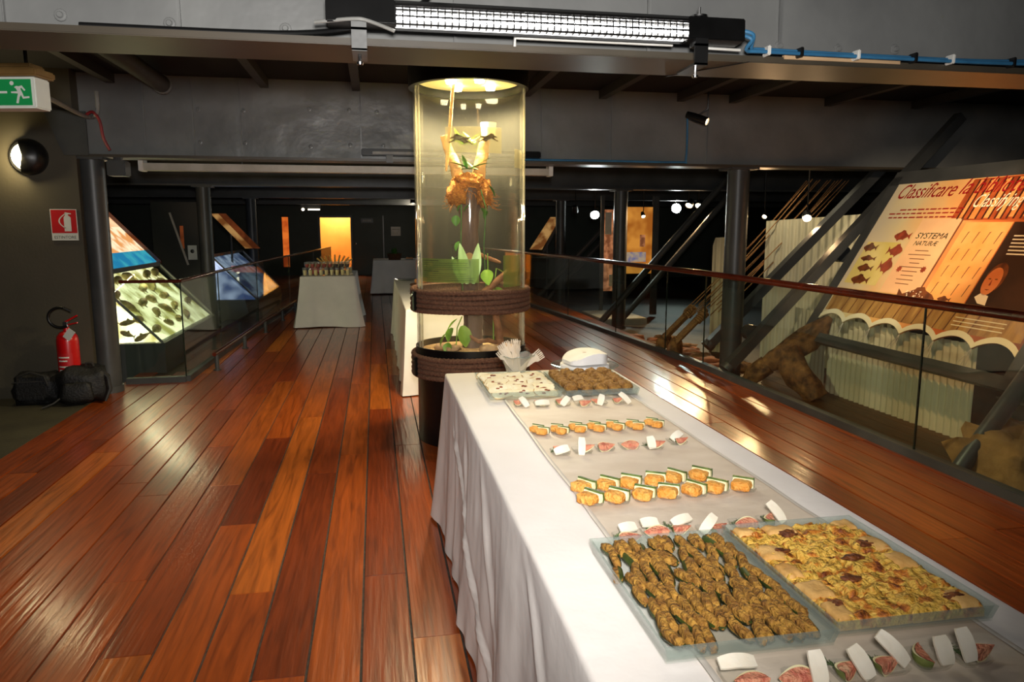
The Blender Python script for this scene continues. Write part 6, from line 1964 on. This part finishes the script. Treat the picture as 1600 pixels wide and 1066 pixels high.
MT['drift'] = M('driftwood', sr(66, 42, 22), 0.85, col2=sr(146, 100, 54), nscale=12, stretch=(1, 1, 1), bump=0.9, bscale=16, extra=[(0.85, sr(196, 150, 92))])
MT['stone2'] = M('warm_rock', sr(126, 88, 46), 0.9, col2=sr(176, 128, 72), nscale=5, bump=0.8, bscale=12)
dw = thing('driftwood_log', 'forked driftwood log leaning under the slanted poster', 'log', (4.0, 6.5, ZL))
knobby([(3.72, 6.62, 0.08), (3.86, 6.60, 0.17), (4.02, 6.58, 0.28), (4.18, 6.55, 0.38), (4.30, 6.52, 0.50), (4.38, 6.5, 0.60)], [0.05, 0.10, 0.12, 0.11, 0.085, 0.03], 21, 'upper_limb', 'drift', dw, 16, 0.5)
knobby([(3.98, 6.56, 0.26), (3.99, 6.45, 0.14), (4.02, 6.36, 0.04), (4.06, 6.28, -0.06), (4.10, 6.22, -0.15)], [0.10, 0.12, 0.12, 0.11, 0.10], 22, 'lower_limb', 'drift', dw, 16, 0.5)
knobby([(3.60, 6.70, -0.08), (3.70, 6.66, 0.02), (3.80, 6.6, 0.12)], [0.05, 0.09, 0.09], 23, 'root_stub', 'drift', dw, 14, 0.5)
o = MB().lump((3.90, 3.75, -0.02), (0.55, 0.7, 0.52), 41, 0.5, 2.2, 28, 0.7).build('rough_rock', 'stone2', smooth=True, angle=85)
tag(o, 'rough warm-lit rock in the lower right corner behind the glass', 'rock')
bb_ = thing('black_plaque', 'black board with faint lettering beside the corrugated sheet', 'board', (4.35, 4.3, ZL))
MB().bb(4.36, 4.40, 3.95, 4.66, ZL, 0.36).build('plaque_board', 'black_gloss', bb_, bevel=0.004)
for k, (z, y0, y1) in enumerate(((0.26, 4.2, 4.45), (0.215, 4.28, 4.34), (0.05, 4.15, 4.42))):
    MB().bb(4.355, 4.36, y0, y1, z, z + 0.012).build('faint_line', 'joist', bb_)

# rigging ropes with blocks
MT['tan_rope'] = M('tan_rope', sr(168, 122, 72), 0.9, col2=sr(128, 88, 50), nscale=60, bump=0.6, bscale=120)
rr2 = random.Random(6)
for k in range(12):
    a = Vector((3.58 + 0.05 * k, 8.05 + 0.05 * ((k * 5) % 7), 0.42 + 0.05 * (k % 4)))
    b = Vector((5.12 + 0.055 * k, 8.12 + 0.05 * ((k * 3) % 7), 2.04))
    pts = [a.lerp(b, t / 10) + Vector((0, 0, -0.04 * math.sin(PI * t / 10))) for t in range(11)]
    o = MB().tube(pts, 0.006, 7).build('rigging_rope', 'tan_rope', smooth=True)
    tag(o, 'taut tan rigging rope behind the thick column, %s from left at its foot' % ORD[k], 'rope', 'taut rigging ropes')
for k in range(8):
    t = thing('rope_coil', 'thick tan rope bundle with wound coil at the foot of the rigging', 'rope', (3.5 + 0.06 * k, 8.1, ZL), group='rope bundles at the rigging foot')
    y = 8.0 + 0.085 * k
    x0 = 3.40 + 0.055 * (k % 4)
    a, b = Vector((x0, y, 0.12 + 0.03 * (k % 3))), Vector((x0 + 0.36, y + 0.02, 0.46 + 0.03 * (k % 3)))
    MB().tube([a, a.lerp(b, 0.5), b], 0.022, 8).build('rope_length', 'tan_rope', t, smooth=True)
    d = (b - a).normalized()
    for q in range(4):
        c = a.lerp(b, 0.80 + 0.055 * q)
        x = d.cross(Vector((0, 1, 0))).normalized()
        y_ = d.cross(x)
        MB().tube([c + (x * math.cos(2 * PI * s / 12) + y_ * math.sin(2 * PI * s / 12)) * 0.034 for s in range(12)], 0.013, 6, closed=True).build('wound_turn', 'tan_rope', t, smooth=True)
    MB().lump((x0 - 0.02, y, 0.02), (0.14, 0.10, 0.30), k, 0.3, 2, 12, 0.8).build('wooden_block', 'drift', t, smooth=True, angle=70)
MT['redwood'] = M('reddish_chips', sr(128, 66, 40), 0.8, col2=sr(176, 104, 66), nscale=10, bump=0.5)
for k in range(18):
    x = 3.55 + rr2.uniform(0, 0.6)
    y = 7.7 + 0.145 * k
    s_ = rr2.uniform(0.14, 0.30)
    o = MB().lump((x, y, ZL + s_ * 0.16), (s_ * 1.5, s_ * 0.8, s_ * 0.42), k + 60, 0.6, 2.2, 14, 0.8).build('wood_chunk', 'redwood' if k % 2 else 'drift', smooth=True, angle=75)
    tag(o, ('reddish' if k % 2 else 'brown') + ' wood chunk on the low floor beyond the railing, %s nearest of its colour' % ORD[k // 2], 'wood chunk', ('reddish' if k % 2 else 'brown') + ' wood chunks on the low floor')
o = thing('white_plinth', 'low white plinth on the floor beyond the railing', 'plinth', (4.1, 11.0, ZL))
MB().bb(3.75, 4.55, 11.9, 13.2, ZL - 0.04, ZL + 0.10).build('plinth_block', 'greywhite', o, bevel=0.01)
MB().tube([(4.2, 12.5, ZL + 0.1), (4.2, 12.5, 0.55)], 0.02, 8).build('plinth_pole', 'steel_dark', o, smooth=True)
MB().bb(4.05, 4.35, 12.46, 12.5, 0.45, 0.65).build('label_plate', 'greywhite', o)
# banners
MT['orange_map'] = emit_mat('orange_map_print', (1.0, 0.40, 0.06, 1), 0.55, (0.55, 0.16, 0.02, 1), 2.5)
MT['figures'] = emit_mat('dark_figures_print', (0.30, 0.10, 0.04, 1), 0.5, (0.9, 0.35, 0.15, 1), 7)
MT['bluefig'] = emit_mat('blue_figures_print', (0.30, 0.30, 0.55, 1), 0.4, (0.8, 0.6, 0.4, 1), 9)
o = thing('orange_map_banner', 'glowing orange banner right of the second right-hand column', 'banner', (4.8, 13.2, 0.6))
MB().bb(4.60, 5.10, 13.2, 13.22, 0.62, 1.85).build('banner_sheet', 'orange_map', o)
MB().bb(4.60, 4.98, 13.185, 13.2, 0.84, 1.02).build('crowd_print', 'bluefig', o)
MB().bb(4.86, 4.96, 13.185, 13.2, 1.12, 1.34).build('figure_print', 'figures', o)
MB().bb(5.10, 5.22, 13.18, 13.24, ZL, 2.05).build('banner_post', 'steel_dark', o)
MB().tube([(4.55, 13.21, 1.86), (5.2, 13.21, 1.86)], 0.015, 8).build('banner_rod', 'steel_dark', o, smooth=True)
o = thing('figure_banner', 'narrow banner of dark figures left of the second right-hand column', 'banner', (4.2, 13.2, 0.3))
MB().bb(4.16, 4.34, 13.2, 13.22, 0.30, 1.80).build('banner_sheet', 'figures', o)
MB().bb(4.10, 4.16, 13.18, 13.24, ZL, 2.05).build('banner_post', 'steel_dark', o)
MB().bb(4.18, 4.30, 13.185, 13.2, 1.35, 1.75).build('pale_print', 'greywhite', o)
o = thing('leaning_orange_poster', 'leaning orange poster just right of the terrarium', 'poster', (3.7, 17.2, 1.0))
vs = [(3.60, 17.2, 0.96), (3.85, 17.0, 0.96), (4.30, 17.0, 1.72), (4.10, 17.2, 1.72)]
MB().add(vs + [(p[0], p[1] + 0.03, p[2]) for p in vs], [(0, 1, 2, 3), (7, 6, 5, 4), (0, 4, 5, 1), (1, 5, 6, 2), (2, 6, 7, 3), (3, 7, 4, 0)]).build('poster_sheet', 'printD', o)
MB().bar((3.88, 16.98, 0.90), (4.36, 16.98, 1.78), 0.05, 0.04, up=(0, 1, 0)).build('poster_frame_bar', 'steel_dark', o)
MB().tube([(4.0, 17.1, ZL - 0.04), (4.0, 17.1, 1.3)], 0.02, 8).build('support_pole', 'steel_dark', o, smooth=True)

# ------------------------------------------------------------------ drinks and food on the far tables
MT['wine_pale'] = M('pale_wine', sr(240, 220, 150), 0.1, col2=sr(244, 228, 168), nscale=10)
MT['wine_red'] = M('red_drink', sr(160, 40, 20), 0.1, col2=sr(190, 56, 26), nscale=10)
MT['cola'] = M('dark_drink', sr(46, 22, 14), 0.1, col2=sr(56, 28, 18), nscale=10)
def tumbler(mat):
    t = thing('drinks_glass', 'x', 'glass')
    MB().lathe([(0.0, 0.004), (0.024, 0.004), (0.032, 0.12), (0.034, 0.12), (0.027, 0.0), (0.0, 0.0)], 16).build('glass_wall', 'clear', t, world=False, smooth=True)
    MB().lathe([(0.0, 0.006), (0.023, 0.006), (0.029, 0.085), (0.0, 0.085)], 16).build('drink', mat, t, world=False, smooth=True)
    return t
def goblet(mat):
    t = thing('stemmed_glass', 'x', 'glass')
    MB().lathe([(0.0, 0.0), (0.032, 0.0), (0.030, 0.004), (0.005, 0.008), (0.005, 0.10), (0.02, 0.11), (0.036, 0.15), (0.038, 0.20), (0.036, 0.20), (0.034, 0.15), (0.018, 0.114), (0.0, 0.108)], 16).build('glass_wall', 'clear', t, world=False, smooth=True)
    MB().lathe([(0.0, 0.112), (0.017, 0.116), (0.032, 0.15), (0.033, 0.170), (0.0, 0.170)], 16).build('drink', mat, t, world=False, smooth=True)
    return t
tz = 0.761
tp = tumbler('wine_pale')
for k in range(9):
    o = tp if k == 0 else copy_tree(tp)
    tag(o, 'short glass of pale drink, %s from left in the front row' % ORD[k], 'glass', 'drinks glasses on the far table')
    o.location = (-1.04 + 0.078 * k, 11.36 + 0.01 * (k % 2), tz)
gr_, gd = goblet('wine_red'), goblet('cola')
for k in range(8):
    src = gr_ if k < 5 else gd
    o = src if k in (0, 5) else copy_tree(src)
    tag(o, 'stemmed glass of %s drink, %s from left behind the pale drinks' % ('red' if k < 5 else 'dark', ORD[k]), 'glass', 'stemmed glasses on the far table')
    o.location = (-1.02 + 0.085 * k, 11.50, tz)
gc2 = goblet('wine_pale')
for k in range(7):
    o = gc2 if k == 0 else copy_tree(gc2)
    tag(o, 'stemmed glass of pale drink, %s from left in the back row' % ORD[k], 'glass', 'stemmed glasses on the far table')
    o.location = (-1.0 + 0.085 * k, 11.62, tz)
MT['wicker'] = M('brown_wicker', sr(70, 42, 22), 0.8, col2=sr(110, 72, 40), nscale=60, bump=0.6, bscale=80)
MT['yellowstick'] = M('golden_breadstick', sr(230, 180, 80), 0.7, col2=sr(244, 206, 120), nscale=20)
def basket(x, y, z, rx, h, label):
    t = thing('wicker_basket', label, 'basket', (x, y, z))
    MB().lathe([(0.0, 0.0), (rx * 0.8, 0.0), (rx, h), (rx * 0.94, h), (rx * 0.76, 0.01), (0.0, 0.01)], 28).build('basket_wall', 'wicker', t, world=False, smooth=True)
    for q in range(4):
        f = 0.8 + 0.2 * (q + 0.5) / 4
        MB().tube([(rx * (f + 0.02) * math.cos(2 * PI * a / 28), rx * (f + 0.02) * math.sin(2 * PI * a / 28), h * (q + 0.5) / 4) for a in range(28)], 0.007, 6, closed=True).build('wicker_band', 'wicker', t, world=False, smooth=True)
    return t
basket(-0.64, 11.95, tz, 0.17, 0.13, 'dark round basket of golden sticks on the drinks table')
for k in range(9):
    a = -0.9 + 1.9 * k / 8
    o = MB().tube([(-0.64 + 0.05 * math.sin(a), 11.95, tz + 0.03), (-0.64 + 0.20 * math.sin(a), 11.93, tz + 0.15), (-0.64 + 0.33 * math.sin(a), 11.9, tz + 0.15 + 0.14 * math.cos(a))], [0.012, 0.016, 0.012], 8).build('breadstick', 'yellowstick', smooth=True)
    tag(o, 'golden breadstick fanned out in the round basket, %s from left' % ORD[k], 'breadstick', 'breadsticks in the round basket')
MT['red_paper'] = M('red_paper', sr(196, 50, 34), 0.7, col2=sr(210, 66, 46), nscale=20)
o = MB().lump((-0.93, 11.85, tz + 0.06), (0.16, 0.14, 0.12), 5, 0.4, 3, 16, 0.8).build('red_napkin_heap', 'red_paper', smooth=True, angle=60)
tag(o, 'crumpled red napkin heap behind the glasses', 'napkin')
o = MB().lump((-0.42, 11.45, tz + 0.02), (0.16, 0.12, 0.04), 6, 0.3, 3, 16, 0.8).build('snack_pile', 'bread', smooth=True, angle=60)
tag(o, 'small pile of pale snacks right of the glasses', 'snack')
# carafe at the right of the drinks table
o = thing('glass_carafe', 'clear carafe at the right end of the drinks table', 'carafe', (-0.42, 11.9, tz))
MB().lathe([(0.0, 0.003), (0.05, 0.003), (0.055, 0.05), (0.045, 0.13), (0.022, 0.17), (0.03, 0.22), (0.032, 0.22), (0.024, 0.17), (0.048, 0.13), (0.058, 0.05), (0.053, 0.0), (0.0, 0.0)], 20).build('carafe_wall', 'clear', o, world=False, smooth=True)
MB().lathe([(0.0, 0.005), (0.048, 0.005), (0.052, 0.05), (0.046, 0.10), (0.0, 0.10)], 20).build('drink', 'wine_pale', o, world=False, smooth=True)
# long table behind the terrarium
basket(0.52, 8.2, tz, 0.15, 0.10, 'round bread basket on the long table behind the terrarium')
MT['roll'] = M('orange_brown_roll', sr(206, 130, 70), 0.7, col2=sr(228, 160, 96), nscale=15, bump=0.3)
for k in range(9):
    a = k * 2.4
    rr_ = 0.09 * math.sqrt((k + 0.5) / 9)
    o = MB().lump((0.52 + rr_ * math.cos(a), 8.2 + rr_ * math.sin(a), tz + 0.11 + 0.03 * (1 - k / 9)), (0.085, 0.07, 0.06), k, 0.25, 2, 14, 0.9).build('bread_roll', 'roll', smooth=True, angle=80)
    tag(o, 'orange-brown bread roll heaped in the basket behind the terrarium', 'bread roll', 'bread rolls in the basket')
o = thing('upright_platter', 'dark round platter standing on the table behind the terrarium', 'platter', (0.66, 7.6, tz))
MB().lathe([(0.0, 0.012), (0.10, 0.012), (0.15, 0.03), (0.152, 0.026), (0.10, 0.0), (0.0, 0.0)], 32, mat=Matrix.Translation((0.66, 7.62, tz + 0.155)) @ Matrix.Rotation(R(80), 4, 'X')).build('platter_dish', 'wicker', o, smooth=True)
MB().bb(0.60, 0.72, 7.58, 7.70, tz, tz + 0.012).bar((0.66, 7.69, tz), (0.66, 7.66, tz + 0.16), 0.02, 0.01).build('platter_stand', 'steel_dark', o)
o = thing('glass_plate', 'clear plate at the far corner of the long table', 'plate', (0.40, 10.1, tz))
MB().lathe([(0.0, 0.0), (0.08, 0.0), (0.15, 0.022), (0.15, 0.026), (0.08, 0.006), (0.0, 0.006)], 28).build('plate_dish', 'tray_glass', o, world=False, smooth=True)
# basket on the farthest table
basket(0.42, 16.75, tz, 0.16, 0.14, 'round basket of greenery on the farthest table')
pg = thing('leafy_garnish', 'bunch of leaves in the basket on the farthest table', 'plant', (0.42, 16.75, tz + 0.1))
for k in range(12):
    o = leaf_mesh(0.18, 0.07).build('leaf', 'leaf_dark', pg, smooth=True, world=False, angle=80)
    o.rotation_euler = (R(30 + 25 * (k % 3)), 0, k * 0.9)
o = thing('breadstick_plate', 'low white plate beside the basket on the farthest table', 'plate', (0.75, 16.8, tz))
MB().lathe([(0.0, 0.0), (0.08, 0.0), (0.13, 0.02), (0.13, 0.024), (0.08, 0.006), (0.0, 0.006)], 28).build('plate_dish', 'white', o, world=False, smooth=True)
MB().lump((0, 0, 0.03), (0.16, 0.14, 0.05), 3, 0.4, 2, 14).build('pale_snacks', 'roll', o, world=False, smooth=True)
